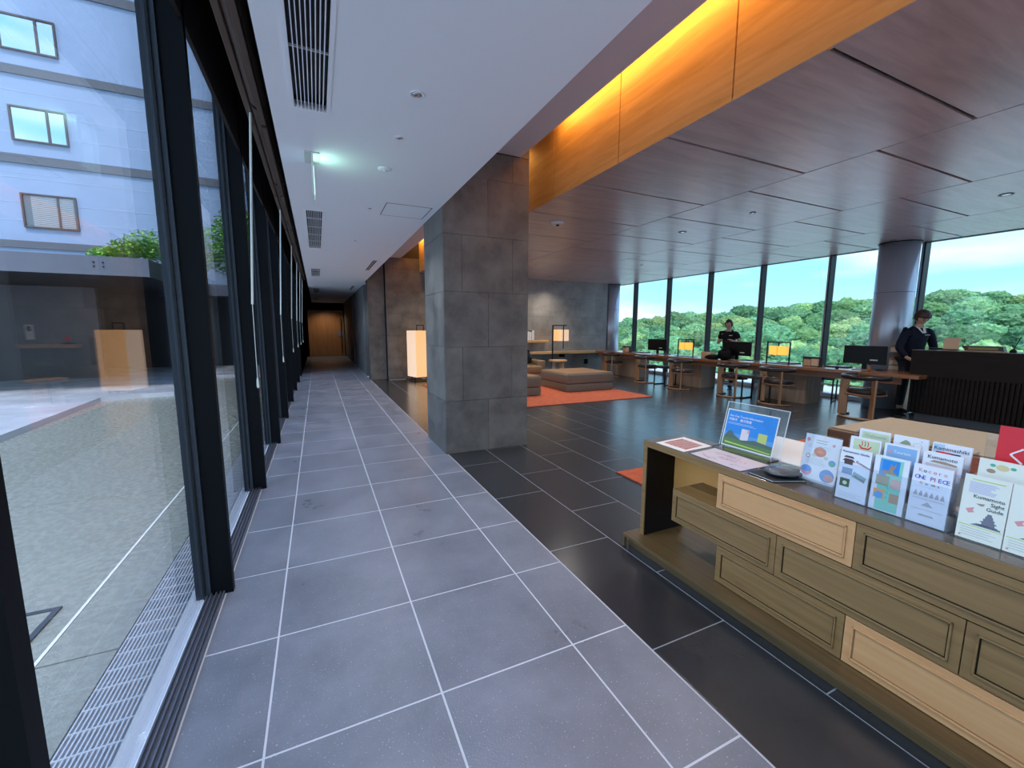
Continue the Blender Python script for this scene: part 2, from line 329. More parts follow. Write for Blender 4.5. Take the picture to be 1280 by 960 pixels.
# corridor ceiling
XL, XR, ZC = -.18, 1.24, 2.66
vents = [(-.053, .115, 1.55, 2.86), (-.045, .117, 4.30, 5.17), (-.045, .125, 6.2, 7.5), ]
vents = [(-.053, .115, 1.25, 2.86), (-.045, .117, 5.17, 7.5), (-.05, .12, 10.05, 11.45), (-.05, .12, 14.8, 17.15), (-.05, .12, 19.9, 21.6)]
cm = MB()
cm.box(XL, -.06, -4, 23, ZC, 3.0); cm.box(.125, XR, -4, 23, ZC, 3.0)
ys = [-4]+[v for q in vents for v in (q[2]-.01, q[3]+.01)]+[23]
for a, b in zip(ys[::2], ys[1::2]): cm.box(-.06, .125, a, b, ZC, 3.0)
cm.box(-.06, .125, -4, 23, 2.96, 3.0)
ceil = struct('ceiling', cm, WHITE, 'smooth white plaster ceiling over the corridor', 'ceiling')
struct('ceiling', MB().box(1.241, 2.14, -4, 4.405, 3.285, 3.42).box(1.241, 2.14, 5.295, 11.78, 3.285, 3.42), mat('mauve_plaster', (.66, .64, .70), .8), 'raised strip of plaster soffit beside the glowing wooden fascia', 'soffit')
struct('wall_upper', MB().box(1.16, 1.24, -4, 12, 3.0, 3.9), WHITE, 'plaster upstand above the corridor ceiling edge', 'wall')
struct('ceiling', MB().box(1.24, 2.72, -4, 12, 3.85, 3.9), mat('cove_white', (.8, .75, .6), .9), 'top of the light cove', 'ceiling')
struct('ceiling', MB().box(1.242, 2.4, 12.31, 23.3, 2.662, 3.0), WHITE, 'plaster ceiling over the wall blocks of the far corridor', 'ceiling')
hatch = MB()
hx0, hx1, hy0, hy1 = .70, 1.17, 4.53, 5.02
for q in ((hx0, hx1, hy0, hy0+.008), (hx0, hx1, hy1-.008, hy1), (hx0, hx0+.008, hy0, hy1), (hx1-.008, hx1, hy0, hy1)): hatch.box(*q, ZC-.0015, ZC+.001)
hp = thing('ceiling_hatch', 'square access hatch outlined in the corridor ceiling beside the pillar', 'hatch', (.93, 4.77, ZC))
WOFF[hp.name] = Vector((.93, 4.77, ZC)); hatch.build('edge_trim', mat('hatch_line', (.08, .08, .08), .6), hp); MB().box(hx0+.01, hx1-.01, hy0+.01, hy1-.01, ZC-.002, ZC-.0002).build('hatch_panel', WHITE, hp)
# fascia of glowing veneer
fs = struct('trim_fascia', MB().box(2.665, 2.70, -4, 11.78, 2.975, 3.85), GAPM, 'tall orange veneer fascia lit by the hidden cove light', 'fascia')
y = 2.15-1.192*5
while y < 11.7:
    a, b = max(y, -4), min(y+1.192, 11.78); MB().box(2.64, 2.664, a+.006, b-.006, 2.945, 3.85).build('panel', FASW, fs); y += 1.192
# veneer ceiling panels
cw = struct('ceiling', MB().box(2.665, 9.86, -4, 12.3, 2.985, 3.03), GAPM, 'suspended lounge ceiling of large brown wood veneer panels', 'ceiling')
xe = [2.642, 4.46, 6.275, 8.075, 9.82]
for i in range(4):
    off = 1.552 if i % 2 == 0 else 2.148
    for k in range(-5, 10):
        a, b = off+1.192*k, off+1.192*(k+1)
        if a > 11.75 or b < -3.9: continue
        b = min(b, 11.79 if i < 3 else 12.3); a = max(a, -4)
        MB().box(xe[i]+(0 if i == 0 else .006), xe[i+1]-.006, a+.014, b-.014, 2.94, 2.965, .003).build('panel', CEILW, cw)
# ---------------- left glass wall ----------------
w2 = wthing('window_2', 'floor-to-ceiling glass wall of the corridor with black steel posts', 'window', (-.59, 8, 0)); w2['kind'] = 'structure'
py = [.9+1.6*k for k in range(-3, 9)]
for y in py:
    f = MB().box(-.60, -.478, y, y+.045, 0, 3.28).build('post', FRAME, w2)
    MB().box(-.64, -.575, y-.012, y+.055, 0, 3.28).build('glazing_frame', FRAME2, f)
    MB().box(-.607, -.596, y-.022, y-.0125, 0, 3.28).build('gasket', BLACK, f)
for y in py:
    if y < 13: MB().box(-.612, -.598, y+.05, y+1.59, .02, 3.25).build('pane', GLASS, w2)
MB().box(-.64, -.57, -4, 14.2, 3.24, 3.34).build('head_rail', FRAME, w2)
rl = MB().box(-.595, -.515, -4, 14.2, -.03, .004)
for x in (-.592, -.574, -.553, -.534, -.519): rl.box(x-.003, x+.003, -4, 14.2, .004, .018)
rl.build('floor_track', mat('track_alloy', (.11, .12, .155), .35, .3), w2)
struct('wall_left', MB().box(-.66, -.50, 14.25, 23.0, 0, 3.335), BK, 'solid black wall of the far corridor after the glass', 'wall')
struct('trim_blind_recess', MB().box(-.64, -.18, -4, 23, 3.34, 3.4).box(-.19, -.18, -4, 23, 3.0, 3.34).box(-.182, -.178, -4, 23, 2.662, 3.0).box(-.5, -.48, -4, 23, 2.78, 3.34), GAPM, 'black blind recess along the head of the glass wall', 'recess')
BLB = mat('bronze_rail', (.10, .062, .045), .4)
PULL = mat('white_cord', (.75, .78, .74), .5)
CORD = {1: 3.15, 2: 5.45, 4: 7.7, 5: 9.6, 6: 11.25, 7: 12.9}
for i, y in enumerate(py[3:]):
    if y > 13: break
    b = wthing('roller_blind', 'rolled-up blind with bronze rail over bay %s of the glass wall' % ['one, nearest the viewer', 'two', 'three', 'four', 'five', 'six', 'seven', 'eight', 'nine'][i], 'blind', (-.27, y+.8, 2.7), 'roller blinds along the glass wall')
    MB().box(-.325, -.295, y-.76, y+.80, 2.70, 2.745, .004).build('bottom_rail', BLB, b)
    MB().box(-.262, -.232, y-.76, y+.80, 2.70, 2.745, .004).build('bottom_rail', BLB, b)
    MB().cyl((-.27, y-.76, 2.85), (-.27, y+.80, 2.85), .05).build('roller', BLB, b)
    if i in CORD:
        yc = CORD[i]
        q = MB().cyl((-.367, yc, 1.55), (-.302, yc, 2.70), .0065, n=8).build('pull_cord', PULL, b)
        MB().cyl((-.370, yc, 1.08), (-.367, yc, 1.55), .002, n=6).build('cord', PULL, q); MB().lathe([(.004, 0), (.008, .01), (.006, .05), (.003, .07)], (-.370, yc, 1.01), 8).build('cord_weight', PULL, q)
# ---------------- right window wall ----------------
w1 = wthing('window_1', 'long window wall of the lounge looking out on forest hills', 'window', (9.8, 5, 0)); w1['kind'] = 'structure'
my = [3.82+1.485*k for k in range(-5, 7)]
MUL = mat('mullion_grey', (.46, .50, .58), .35, .1)
for y in my:
    f = MB().box(9.74, 9.90, y-.03, y+.03, 0, 2.94).build('mullion', MUL, w1)
    MB().box(9.715, 9.74, y-.034, y-.012, 0, 2.94).box(9.735, 9.895, y-.0345, y-.031, 0, 2.94).build('edge_strip', BLACK, f)
for y in my[:-1]: MB().box(9.815, 9.83, y+.03, y+1.455, .08, 2.94).build('pane', GLASSR, w1)
MB().box(9.74, 9.9, -4, 12.8, 0, .08).build('sill', MUL, w1); MB().box(9.79, 9.85, -4, 12.8, .25, .28).build('transom', MUL, w1)
MB().box(9.72, 9.9, -4, 12.8, 2.94, 3.1).build('head_rail', BLACK, w1)
struct('wall_corner', MB().box(9.08, 9.9, 12.75, 12.9, 0, 3.0).box(9.0, 9.08, 12.3, 12.9, 0, 3.0), BK, 'dark corner closing the lounge behind the round column', 'wall')
COLM = mat('column_metal', (.50, .54, .64), .33, .55)
def column(x, y, label):
    c = wthing('round_column', label, 'column', (x, y, 0)); c['kind'] = 'structure'
    MB().cyl((x, y, 0), (x, y, 2.94), .28, n=48).build('column_shaft', COLM, c, True)
    MB().cyl((x, y, 2.925), (x, y, 2.94), .30, n=48).build('collar', BLACK, c)
    MB().cyl((x, y, 2.07), (x, y, 2.075), .2815, n=48).build('joint_ring', FRAME2, c)
column(9.46, 4.05, 'grey metal-clad round column beside the man in the dark jacket'); column(9.38, 11.98, 'bluish grey round column in the far corner of the lounge')
# ---------------- ceiling fittings ----------------
def vent(x0, x1, y0, y1, label):
    v = wthing('ceiling_vent', label, 'vent', ((x0+x1)/2, (y0+y1)/2, ZC), 'slotted air vents in the corridor ceiling')
    MB().box(x0-.02, x0, y0-.02, y1+.02, ZC-.004, ZC+.02).box(x1, x1+.02, y0-.02, y1+.02, ZC-.004, ZC+.02).box(x0, x1, y0-.02, y0, ZC-.004, ZC+.02).box(x0, x1, y1, y1+.02, ZC-.004, ZC+.02).build('frame', WHITE, v)
    for i in range(1, 9):
        x = x0+(x1-x0)*i/9; MB().box(x-.0022, x+.0022, y0, y1, ZC-.002, ZC+.02).build('slat', WHITE, v)
    n = max(2, int((y1-y0)/.42))
    for i in range(1, n):
        y = y0+(y1-y0)*i/n; MB().box(x0, x1, y-(.012 if i % 2 else .003), y+(.012 if i % 2 else .003), ZC+.02, ZC+.03).build('cross_bar', WHITE, v)
    MB().box(x0-.004, x1+.004, y0-.004, y1+.004, ZC+.04, ZC+.048).build('backing', BLACK, v)
for q, l in zip(vents, ['nearest and largest slotted vent in the corridor ceiling', 'second slotted ceiling vent, beyond the exit sign', 'third slotted ceiling vent along the corridor', 'fourth slotted ceiling vent, far down the corridor', 'last small ceiling vent before the wooden door']): vent(*q, l)
for (x0, x1, y0, y1, l) in ((1.0, 1.09, 8.3, 9.75, 'dark linear slot diffuser near the ceiling edge past the pillar'), (1.0, 1.09, 13.45, 14.9, 'small dark slot diffuser farther down the corridor ceiling')):
    v = wthing('slot_diffuser', l, 'vent', ((x0+x1)/2, y0, ZC)); MB().box(x0, x1, y0, y1, ZC-.006, ZC-.0005).build('frame', WHITE, v)
    for k in range(2): MB().box(x0+.01+k*.04, x0+.04+k*.04, y0+.02, y1-.02, ZC-.009, ZC-.0062).build('slot', mat('slot_brown', (.10, .07, .05), .6), v)
CHR = mat('chrome', (.8, .8, .8), .12, 1)
def down(x, y, z, label, r=.035, lamp=0, group=None, m=None):
    d = wthing('downlight', label, 'downlight', (x, y, z), group)
    MB().lathe([(r, 0), (r*1.15, -.004), (r*1.15, -.006), (r*.9, -.006), (r*.85, -.0005)], (x, y, z), 24).build('trim_ring', m or WHITE, d, True)
    MB().lathe([(r*.85, -.0052), (r*.5, -.0075), (.001, -.0078)], (x, y, z), 24).build('lens', CHR if not lamp else mat('warm_lens', (.9, .8, .7), .3, emit=(1, .8, .6), es=2), d, True)
    if lamp: downlight_or_fill(x, y, z-.03, lamp)
down(.557, 2.434, ZC, 'chrome downlight in the corridor ceiling, nearest the viewer', .036)
down(.561, 3.006, ZC, 'small dark downlight just past the chrome one', .028, m=WHITE)
down(.568, 4.807, ZC, 'small corridor downlight near the access hatch', .028)
down(.56, 6.60, ZC, 'tiny corridor downlight level with the far side of the pillar', .03)
down(.50, 9.4, ZC, 'tiny corridor downlight past the pillar', .03)
s1 = wthing('smoke_detector', 'flat white smoke detector on the corridor ceiling', 'detector', (.554, 3.612, ZC)); MB().lathe([(.052, 0), (.052, -.006), (.04, -.012), (.001, -.013)], (.554, 3.612, ZC), 24).build('base', WHITE, s1, True); MB().lathe([(.012, -.013), (.01, -.02), (.001, -.021)], (.554, 3.612, ZC), 12).build('sensor', WHITE, s1, True)
s1 = wthing('smoke_detector', 'white domed smoke detector on the wood ceiling near the pillar', 'detector', (3.252, 5.451, 2.94)); MB().lathe([(.10, 0), (.10, -.008), (.075, -.03), (.04, -.034), (.001, -.034)], (3.252, 5.451, 2.94), 24).build('base', mat('detector_white', (.7, .7, .72), .5), s1, True); MB().cyl((3.252, 5.451, 2.89), (3.252, 5.451, 2.906), .022).build('sensor', FRAME, s1)
for (x, y, l) in ((5.318, 3.895, 'small dark ceiling spot above the middle of the lounge'), (5.347, 5.106, 'larger grey ceiling disc above the lounge'), (7.189, 2.154, 'dark ceiling fitting at the right edge near the windows'), (7.14, 8.022, 'small dark spot in the far wood ceiling'), (9.049, 3.969, 'tiny spot in the ceiling panel before the round column'), (4.9, 9.2, 'pin spot in the far left ceiling panels'), (6.3, 10.9, 'pin spot near the stone back wall')):
    down(x, y, 2.94, l, .055 if 'larger' in l or 'right edge' in l else .035, m=mat('spot_dark', (.06, .05, .05), .4))
# ceiling spots: a few at fittings, the rest added as fill
for (x, y, z, e) in ((4.0, 9.3, 2.93, 30), (6.2, 10.9, 2.93, 26), (2.9, 10.9, 2.93, 18), (4.9, 9.2, 2.93, 22), (6.6, 11.2, 2.93, 20)): downlight_or_fill(x, y, z, e)
for yy in (1.0, 2.434, 4.807, 6.6, 9.4, 12.5): downlight_or_fill(.557, yy, ZC-.02, 20, (.80, .89, 1))  # cool colour stands in for daylight; end spots lack fittings
for xx in (3.6, 5.4, 7.2):
    for yy in (-2.5, .2, 2.9, 5.6, 8.3): downlight_or_fill(xx, yy, 2.93, 27, (1, .94, .90))  # added fill grid without fittings, brightens the lounge
downlight_or_fill(.4, 22.2, 2.6, 12, (1, .88, .72))
# exit sign
ex = wthing('exit_sign', 'slim hanging exit sign with green lit face on the corridor ceiling', 'sign', (.03, 3.6, ZC))
MB().box(-.02, .08, 3.50, 3.73, ZC-.006, ZC-.0003).build('ceiling_plate', mat('sign_beige', (.6, .6, .55), .5), ex)
MB().box(.024, .036, 3.50, 3.72, ZC-.30, ZC-.006).build('blade', mat('sign_clear', (.75, .85, .82), .3), ex)
MB().box(.0361, .0375, 3.515, 3.705, ZC-.28, ZC-.09).build('lit_face', mat('sign_face', (.6, .9, .75), .4, emit=(.55, 1, .75), es=1.2), ex)
g = MB(); g.cyl((.0375, 3.60, ZC-.13), (.0385, 3.60, ZC-.13), .014, n=12)
g.bar((.038, 3.60, ZC-.145), (.038, 3.62, ZC-.20), .002, .022); g.bar((.038, 3.62, ZC-.20), (.038, 3.59, ZC-.25), .002, .014); g.bar((.038, 3.62, ZC-.20), (.038, 3.66, ZC-.225), .002, .012); g.bar((.038, 3.60, ZC-.16), (.038, 3.56, ZC-.185), .002, .01); g.bar((.038, 3.61, ZC-.16), (.038, 3.65, ZC-.15), .002, .01)
g.build('pictogram', mat('sign_green', (.02, .35, .12), .5), ex)
area('exit_sign_light', (.06, 3.6, ZC-.06), .15, .12, (.5, 1, .85), (1, 0, .5))
# ---------------- courtyard ----------------
CONC = stone_mat('courtyard_kerb', (.55, .57, .58), (.68, .70, .70), (.8, .8, .8), .7, 6, .03)
WET = stone_mat('wet_paving', (.20, .215, .18), (.33, .35, .31), (.6, .64, .62), .27, 24, .05, .8, .9, .1, .7)
cg = struct('trim_courtyard_base', MB().box(-9, -.66, -6, 21, -.25, -.03), GROUT, 'wet paved courtyard floor outside the glass wall', 'paving')
y = 4.44-2.2*4
for k in range(10):
    for (a, b) in ((-1.14, -.862), (-3.9, -1.15)):
        MB().box(a+.004, b-.004, y+.005, y+2.195, -.03, -.006 if a < -2 else -.002, .002).build('slab', WET, cg)
    y += 2.2
    if y > 15: break
MB().box(-1.152, -1.138, -4, 14, -.006, -.0005).build('joint', mat('white_joint', (.75, .77, .78), .7), cg)
struct('trim_kerb', MB().box(-.672, -.60, -4, 14.2, -.2, -.004), CONC, 'pale kerb strip at the foot of the glass wall', 'kerb')
gr = wthing('drain_grate', 'long steel bar grate beside the kerb outside the glass wall', 'grate', (-.76, 4, 0))
g = MB()
for i in range(13): x = -.858+i*.0153; g.box(x-.0027, x+.0027, -1, 14, -.025, -.004)
o = g.build('grate_bars', mat('grate_steel', (.62, .65, .70), .4, .3), gr); o['kind'] = 'stuff'
g = MB(); y = -1
while y < 14: g.box(-.86, -.672, y-.003, y+.003, -.022, -.003); y += .10
o = g.build('cross_rods', mat('grate_steel', (.62, .65, .70), .4, .3), gr); o['kind'] = 'stuff'
MB().box(-.86, -.672, -1, 14, -.2, -.16).build('channel', GAPM, gr)
dr = wthing('drain_cover', 'sunken framed drain cover in the wet paving at the left edge', 'drain', (-1.5, 2.6, 0))
MB().box(-1.75, -1.24, 2.36, 2.385, -.006, .004).box(-1.75, -1.24, 2.69, 2.715, -.006, .004).box(-1.265, -1.24, 2.385, 2.69, -.006, .004).box(-1.75, -1.725, 2.385, 2.69, -.006, .004).build('frame', FRAME2, dr); MB().box(-1.725, -1.265, 2.385, 2.69, -.005, -.001).build('lid', WET, dr)
PLAT = stone_mat('terrace_stone', (.58, .61, .68), (.70, .72, .78), (.6, .6, .62), .18, 1.5, .02)
struct('trim_terrace', MB().poly([(-2.9, -4), (-3.8, 10.36), (-3.28, 10.67), (-2.76, 10.68), (-2.74, 14.1), (-.7, 14.1), (-.7, 18), (-14, 18), (-14, -4)], -.1, .08), PLAT, 'smooth pale stone terrace of the courtyard pavilion', 'terrace')
PVD = mat('pavilion_dark', (.010, .010, .012), .5, spec=.2); PVF = mat('pavilion_fascia', (.13, .135, .17), .45)
pv = wthing('garden_pavilion', 'dark open pavilion with flat grey roof edge across the courtyard', 'pavilion', (-6, 14, .08))
MB().box(-14, -3.06, 11.05, 17.8, 2.44, 2.76).build('roof', PVD, pv)
f = MB().box(-14, -3.04, 11.0, 11.05, 2.42, 2.78).build('fascia', PVF, pv)
b = MB()
for (x, z) in ((-3.88, 2.66), (-3.88, 2.58), (-3.74, 2.66), (-3.74, 2.58)): b.cyl((x, 10.98, z), (x, 11.0, z), .014, n=10)
b.build('bolts', FRAME, f)
MB().box(-3.06, -3.04, 11.05, 17.8, 2.42, 2.78).build('side_fascia', mat('pavilion_green_grey', (.03, .045, .04), .5), pv)
MB().box(-3.04, -.75, 16.4, 16.45, 2.42, 2.78).build('fascia', PVF, pv); MB().box(-3.04, -.75, 16.45, 17.8, 2.44, 2.7).build('roof', PVD, pv)
MB().box(-14, -.75, 17.6, 17.8, .08, 2.44).build('back_wall', PVD, pv)
MB().box(-7.5, -5.2, 14.6, 14.75, .08, 2.42).build('screen_wall', mat('pavilion_screen', (.03, .033, .042), .5), pv)
for x in (-8.5,): MB().box(x-.06, x+.06, 11.2, 11.32, .08, 2.44).build('post', PVD, pv)
# hotel wing behind
K = 1.235; zz = lambda z: 1.4+(z-1.4)*K
FAC = mat('facade_render', (.34, .44, .64), .8, nscale=.8, namt=.05); BAND = mat('facade_band', (.14, .15, .18), .7)
hb = wthing('hotel_wing', 'pale blue-grey multi-storey building behind the pavilion', 'building', (-6, 22, 0))
MB().box(-16, -.95, 21.02, 26, 0, 15.5).build('wall', FAC, hb)
for (a, b_) in ((8.27, 8.5), (5.94, 6.18), (3.64, 3.84), (10.6, 10.85)): MB().box(-16, -.95, 20.96, 21.02, zz(a), zz(b_)).build('floor_band', BAND, hb)
fj = MB()
for z in (5.56, 4.9, 4.4, 7.85, 7.3, 6.75): fj.box(-16, -.95, 21.012, 21.022, zz(z), zz(z)+.012)
fj.build('cladding_joints', mat('joint_pale', (.62, .68, .82), .7), hb)
SKYG = glass_mat('hotel_glass', 2.6); 
for (zb, zt) in ((8.91, 9.74), (6.58, 7.41), (4.25, 5.11)):
    for xo in (0, -4.2):
        x0, x1, xm = -7.34*K+xo, -6.25*K+xo, -6.61*K+xo
        w = MB().box(x0-.05, x1+.05, 20.94, 21.02, zz(zb)-.05, zz(zb)).box(x0-.05, x1+.05, 20.94, 21.02, zz(zt), zz(zt)+.05).box(x0-.05, x0, 20.94, 21.02, zz(zb), zz(zt)).box(x1, x1+.05, 20.94, 21.02, zz(zb), zz(zt)).box(xm-.03, xm+.03, 20.95, 21.02, zz(zb), zz(zt)).build('window', mat('window_trim', (.10, .08, .08), .5), hb)
        MB().box(x0, x1, 20.99, 21.01, zz(zb), zz(zt)).build('pane', mat('sky_pane', (.80, .88, .95), .03, 1) if zb > 5 else mat('dim_pane', (.18, .22, .26), .05, .3), w)
        if zb < 5:
            bl = MB(); z = zz(zb)+.02
            while z < zz(zt)-.02: bl.box(x0+.2, x1-.04, 20.975, 20.985, z, z+.022); z += .045
            o = bl.build('blind_slats', mat('blind_white', (.6, .62, .66), .6), w); o['kind'] = 'stuff'
# =============== FURNITURE ===============
OLV = wood_mat('olive_stained_oak', (.21, .117, .042), (.33, .188, .074), .36, 'y', 1, .5, .25, .3, .5, .05, 26)
BEI = wood_mat('pale_beech', (.60, .30, .13), (.72, .39, .18), .42, 'y', 1, .45, 0, .2, .5, .03, 16)
OLD = wood_mat('olive_brown_base', (.10, .058, .022), (.17, .10, .04), .36, 'y', 1, .5, .25, .3, .5, .05, 26)
EBO = mat('dark_inside', (.008, .006, .005), .5, spec=.2)
TOPM = wood_mat('dark_stained_top', (.085, .06, .042), (.14, .10, .072), .24, 'y', 1, .6, .3, .15, .5, 0, 22)
CX, CB, CT = 1.84, 2.19, .71
cab = wthing('display_cabinet', 'low staggered display cabinet of dark and pale framed drawers at the right', 'cabinet', (2.0, .5, 0))
MB().box(CX, CB, -1.0, 1.975, CT-.038, CT, .002).build('top_board', TOPM, cab, label='dark stained top board')
MB().box(CX-.003, CX-.0002, -1.0, 1.975, CT-.037, CT-.001).build('edge_strip', OLV, cab, label='olive front edge of the top')
sp_ = MB().box(CX, CB, 1.945, 1.975, .085, CT-.038, .001).build('side_panel', OLV, cab)
MB().box(CX+.006, CB-.005, 1.942, 1.945, .086, CT-.039).build('inner_face', EBO, sp_)
pl = MB().box(1.745, CB+.06, -1.0, 2.03, .066, .085, .0015).build('base_board', OLD, cab)
MB().box(1.745, 1.765, 2.012, 2.03, .0, .066).build('plinth_frame', OLD, pl)
MB().box(1.785, CB+.03, -1.0, 2.01, .0, .066).build('plinth', OLD, pl)
MB().box(CB-.11, CB-.09, 1.435, 1.944, .285, CT-.040).build('back_panel', mat('warm_beech', (.95, .44, .13), .45), cab, label='pale beech back panel')
MB().box(CB-.02, CB, -1, 1.41, .085, .284).build('back_panel', OLV, cab)
def drawer(y0, y1, z0, z1, m, body=True):
    g = .0015; y0 += g; y1 -= g; z0 += g; z1 -= g
    d = MB().box(CX, CB-.03, y0, y1, z0, z1, .0008).build('drawer', m, cab, label='pale beech drawer' if m is BEI else None)
    f = MB(); w = .026; q = .007
    for (a, b, c, e) in ((y0+w, y1-w, z0+w, z0+w+q), (y0+w, y1-w, z1-w-q, z1-w), (y0+w, y0+w+q, z0+w, z1-w), (y1-w-q, y1-w, z0+w, z1-w)): f.box(CX-.007, CX, a, b, c, e, .0022)
    f.build('moulding', m, d)
    s = MB(); w += q; q2 = .0035
    for (a, b, c, e) in ((y0+w, y1-w, z0+w, z0+w+q2), (y0+w, y1-w, z1-w-q2, z1-w), (y0+w, y0+w+q2, z0+w, z1-w), (y1-w-q2, y1-w, z0+w, z1-w)): s.box(CX-.0012, CX+.0005, a, b, c, e)
    s.build('groove', mat('groove_pale', (.30, .16, .07), .6) if m is BEI else EBO, d)
r = .613
drawer(1.43-r, 1.43, .482, CT-.040, BEI); drawer(1.43-2*r, 1.43-r, .482, CT-.040, OLV); drawer(1.43-3*r, 1.43-2*r, .482, CT-.040, OLV)
drawer(1.722-r, 1.722, .285, .480, OLV); drawer(1.722-2*r, 1.722-r, .285, .480, OLV); drawer(1.722-3*r, 1.722-2*r, .285, .480, OLV)
drawer(1.41-r*.965, 1.41, .087, .283, OLV); drawer(.818-r, .818, .087, .283, BEI); drawer(.818-2*r, .818-r, .087, .283, OLV)
wt = wthing('side_table', 'white flat-topped table standing right behind the dark display cabinet', 'table', (2.46, .3, 0))
WT = mat('white_laminate', (.86, .87, .88), .35)
MB().box(2.205, 2.71, -1.0, 1.685, .67, .71, .002).build('table_top', WT, wt)
for (x, y) in ((2.24, 1.64), (2.67, 1.64), (2.24, -.95), (2.67, -.95)): MB().box(x-.02, x+.02, y-.02, y+.02, 0, .67).build('leg', WT, wt)
# ---------------- printed matter ----------------
def col(name, c, r=.55): return mat(name, c, r)
INK = col('ink_black', (.02, .02, .025)); WP = col('paper_white', (.93, .93, .95)); BLUEP = col('print_blue', (.02, .27, .80), .35); GRN = col('print_green', (.10, .50, .33)); REDP = col('print_red', (.80, .02, .04), .4)
SKYB = col('print_sky', (.12, .36, .75)); TAN = col('print_tan', (.42, .30, .22)); GREEN2 = col('print_leaf', (.13, .25, .10)); PINK = col('print_pink', (.85, .35, .38)); LIME = col('print_lime', (.55, .72, .12)); GREY = col('print_grey', (.45, .46, .50)); CREAM = col('print_cream', (.92, .92, .84)); ORG = col('print_orange', (.82, .38, .12)); PALEG = col('print_pale_green', (.62, .74, .50)); LILAC = col('print_lilac', (.55, .52, .82))
class Sheet:
    """a sheet leaning on a plane: origin at its lower left corner, R to the right, Uv up; a,b in metres on the sheet"""
    def __init__(s, name, parent, O, R, U, w, h, m, t=.002):
        s.O, s.R, s.U = Vector(O), Vector(R).normalized(), Vector(U).normalized(); s.N = s.R.cross(s.U); s.w, s.h = w, h
        s.obj = s.slab(name, parent, 0, 0, w, h, m, -t, 0)
    def mtx(s):
        m = Matrix((s.R, s.U, s.N)).transposed().to_4x4(); m.translation = s.O; return m
    def slab(s, name, parent, a, b, w, h, m, n0=.0002, n1=.0006): return MB().box(a, a+w, b, b+h, n0, n1, M=s.mtx()).build(name, m, parent)
    def pic(s, a, b, w, h, m, name='picture', lift=0): return s.slab(name, s.obj, a, b, w, h, m, .0002+lift, .0005+lift)
    def disc(s, a, b, r, m, rx=1, name='round_picture', lift=0):
        pts = [(a+r*rx*math.cos(2*PI*i/20), b+r*math.sin(2*PI*i/20)) for i in range(20)]
        return MB().poly(pts, .0003+lift, .0007+lift, s.mtx()).build(name, m, s.obj)
    def shape(s, polys, m, name='drawing', lift=0):
        g = MB()
        for p in polys: g.poly(p, .0008+lift, .0011+lift, s.mtx())
        return g.build(name, m, s.obj)
    def lines(s, a, b, w, n, dy, m=GREY, th=.0011):
        g = MB(); rr = random.Random(int(a*1e4+b*1e4))
        for i in range(n): g.box(a, a+w*(.7+.3*rr.random()), b-i*dy, b-i*dy+th, .0008, .0011, M=s.mtx())
        return g.build('text_lines', m, s.obj)
    def txt(s, t, a, b, size, m=INK, align='LEFT', xs=1, slope=None):
        r = s.R if slope is None else s.R*math.cos(slope)+s.U*math.sin(slope); u = s.N.cross(r)
        return text(t, size, m, s.obj, s.O+s.R*a+s.U*b+s.N*.0012, r, u, align=align, xs=xs)
DN = Vector((0, -1, 0))          # right-hand direction of everything that faces the corridor
def lean(dx, dz): return Vector((dx, 0, dz)).normalized()
def acrylic(parent, S, name='acrylic_panel', mar=.008, n0=.003, n1=.006, foot=.06, top=.0, thick=.003):
    MB().box(-mar, S.w+mar, -mar*.3, S.h+mar+top, n0, n1, M=S.mtx()).build(name, ACR, parent)
# 1 blue landscape sign in an acrylic stand
sg = wthing('tourist_sign', 'blue landscape tourist information sign in a clear acrylic stand', 'sign', (2.2, 1.54, CT))
S = Sheet('sheet', sg, (2.195, 1.702, CT+.003), DN, lean(.05, .222), .312, .222, WP)
S.slab('blue_print', S.obj, .006, .006, .300, .210, BLUEP, .0001, .0003)
S.txt('Aso City Tourist Information', .018, .178, .019, WP, xs=.92); S.txt('阿蘇市　観光情報', .018, .156, .018, WP)
S.lines(.018, .142, .18, 2, .007, WP, .0012)
S.pic(.006, .006, .300, .052, GREEN2); S.pic(.006, .052, .300, .030, SKYB)
S.shape([[(.006, .05), (.03, .088), (.05, .098), (.075, .07), (.12, .05)], [(.12, .05), (.2, .066), (.306, .055), (.306, .04), (.12, .04)]], mat('print_hill', (.10, .16, .15), .5))
S.shape([[(.02, .02), (.3, .012), (.3, .018), (.02, .028)]], LIME)
S.pic(.112, .052, .048, .066, mat('print_pale_pink', (.8, .72, .80), .5), lift=.0005); S.pic(.215, .046, .052, .068, mat('print_yellow_green', (.55, .65, .2), .5), lift=.0005)
S.pic(.148, .098, .014, .018, PINK, lift=.001)
for i in range(7):
    pts = [(.305, .205-.017*i), (.305, .2035-.017*i), (.185+.009*i, .197-.006*i), (.185+.009*i, .1985-.006*i)]
    S.shape([pts], mat('print_mid_blue', (.02, .20, .62), .4), 'arc_line')
ap = MB().box(-.012, .352, -.004, .262, -.006, -.003, M=S.mtx()).build('acrylic_panel', ACR, sg); MB().box(-.012, .352, .262, .265, -.0065, -.0025, M=S.mtx()).box(.352, .3545, -.004, .265, -.0065, -.0025, M=S.mtx()).box(-.0145, -.012, -.004, .265, -.0065, -.0025, M=S.mtx()).build('polished_edge', ACE, ap)
MB().box(2.10, 2.21, 1.345, 1.70, CT+.0005, CT+.0035).build('acrylic_foot', ACR, sg)
for y in (1.695, 1.345): MB().bar((2.10, y, CT+.002), (2.185, y, CT+.002), .004).build('foot_edge', BLACK, sg)
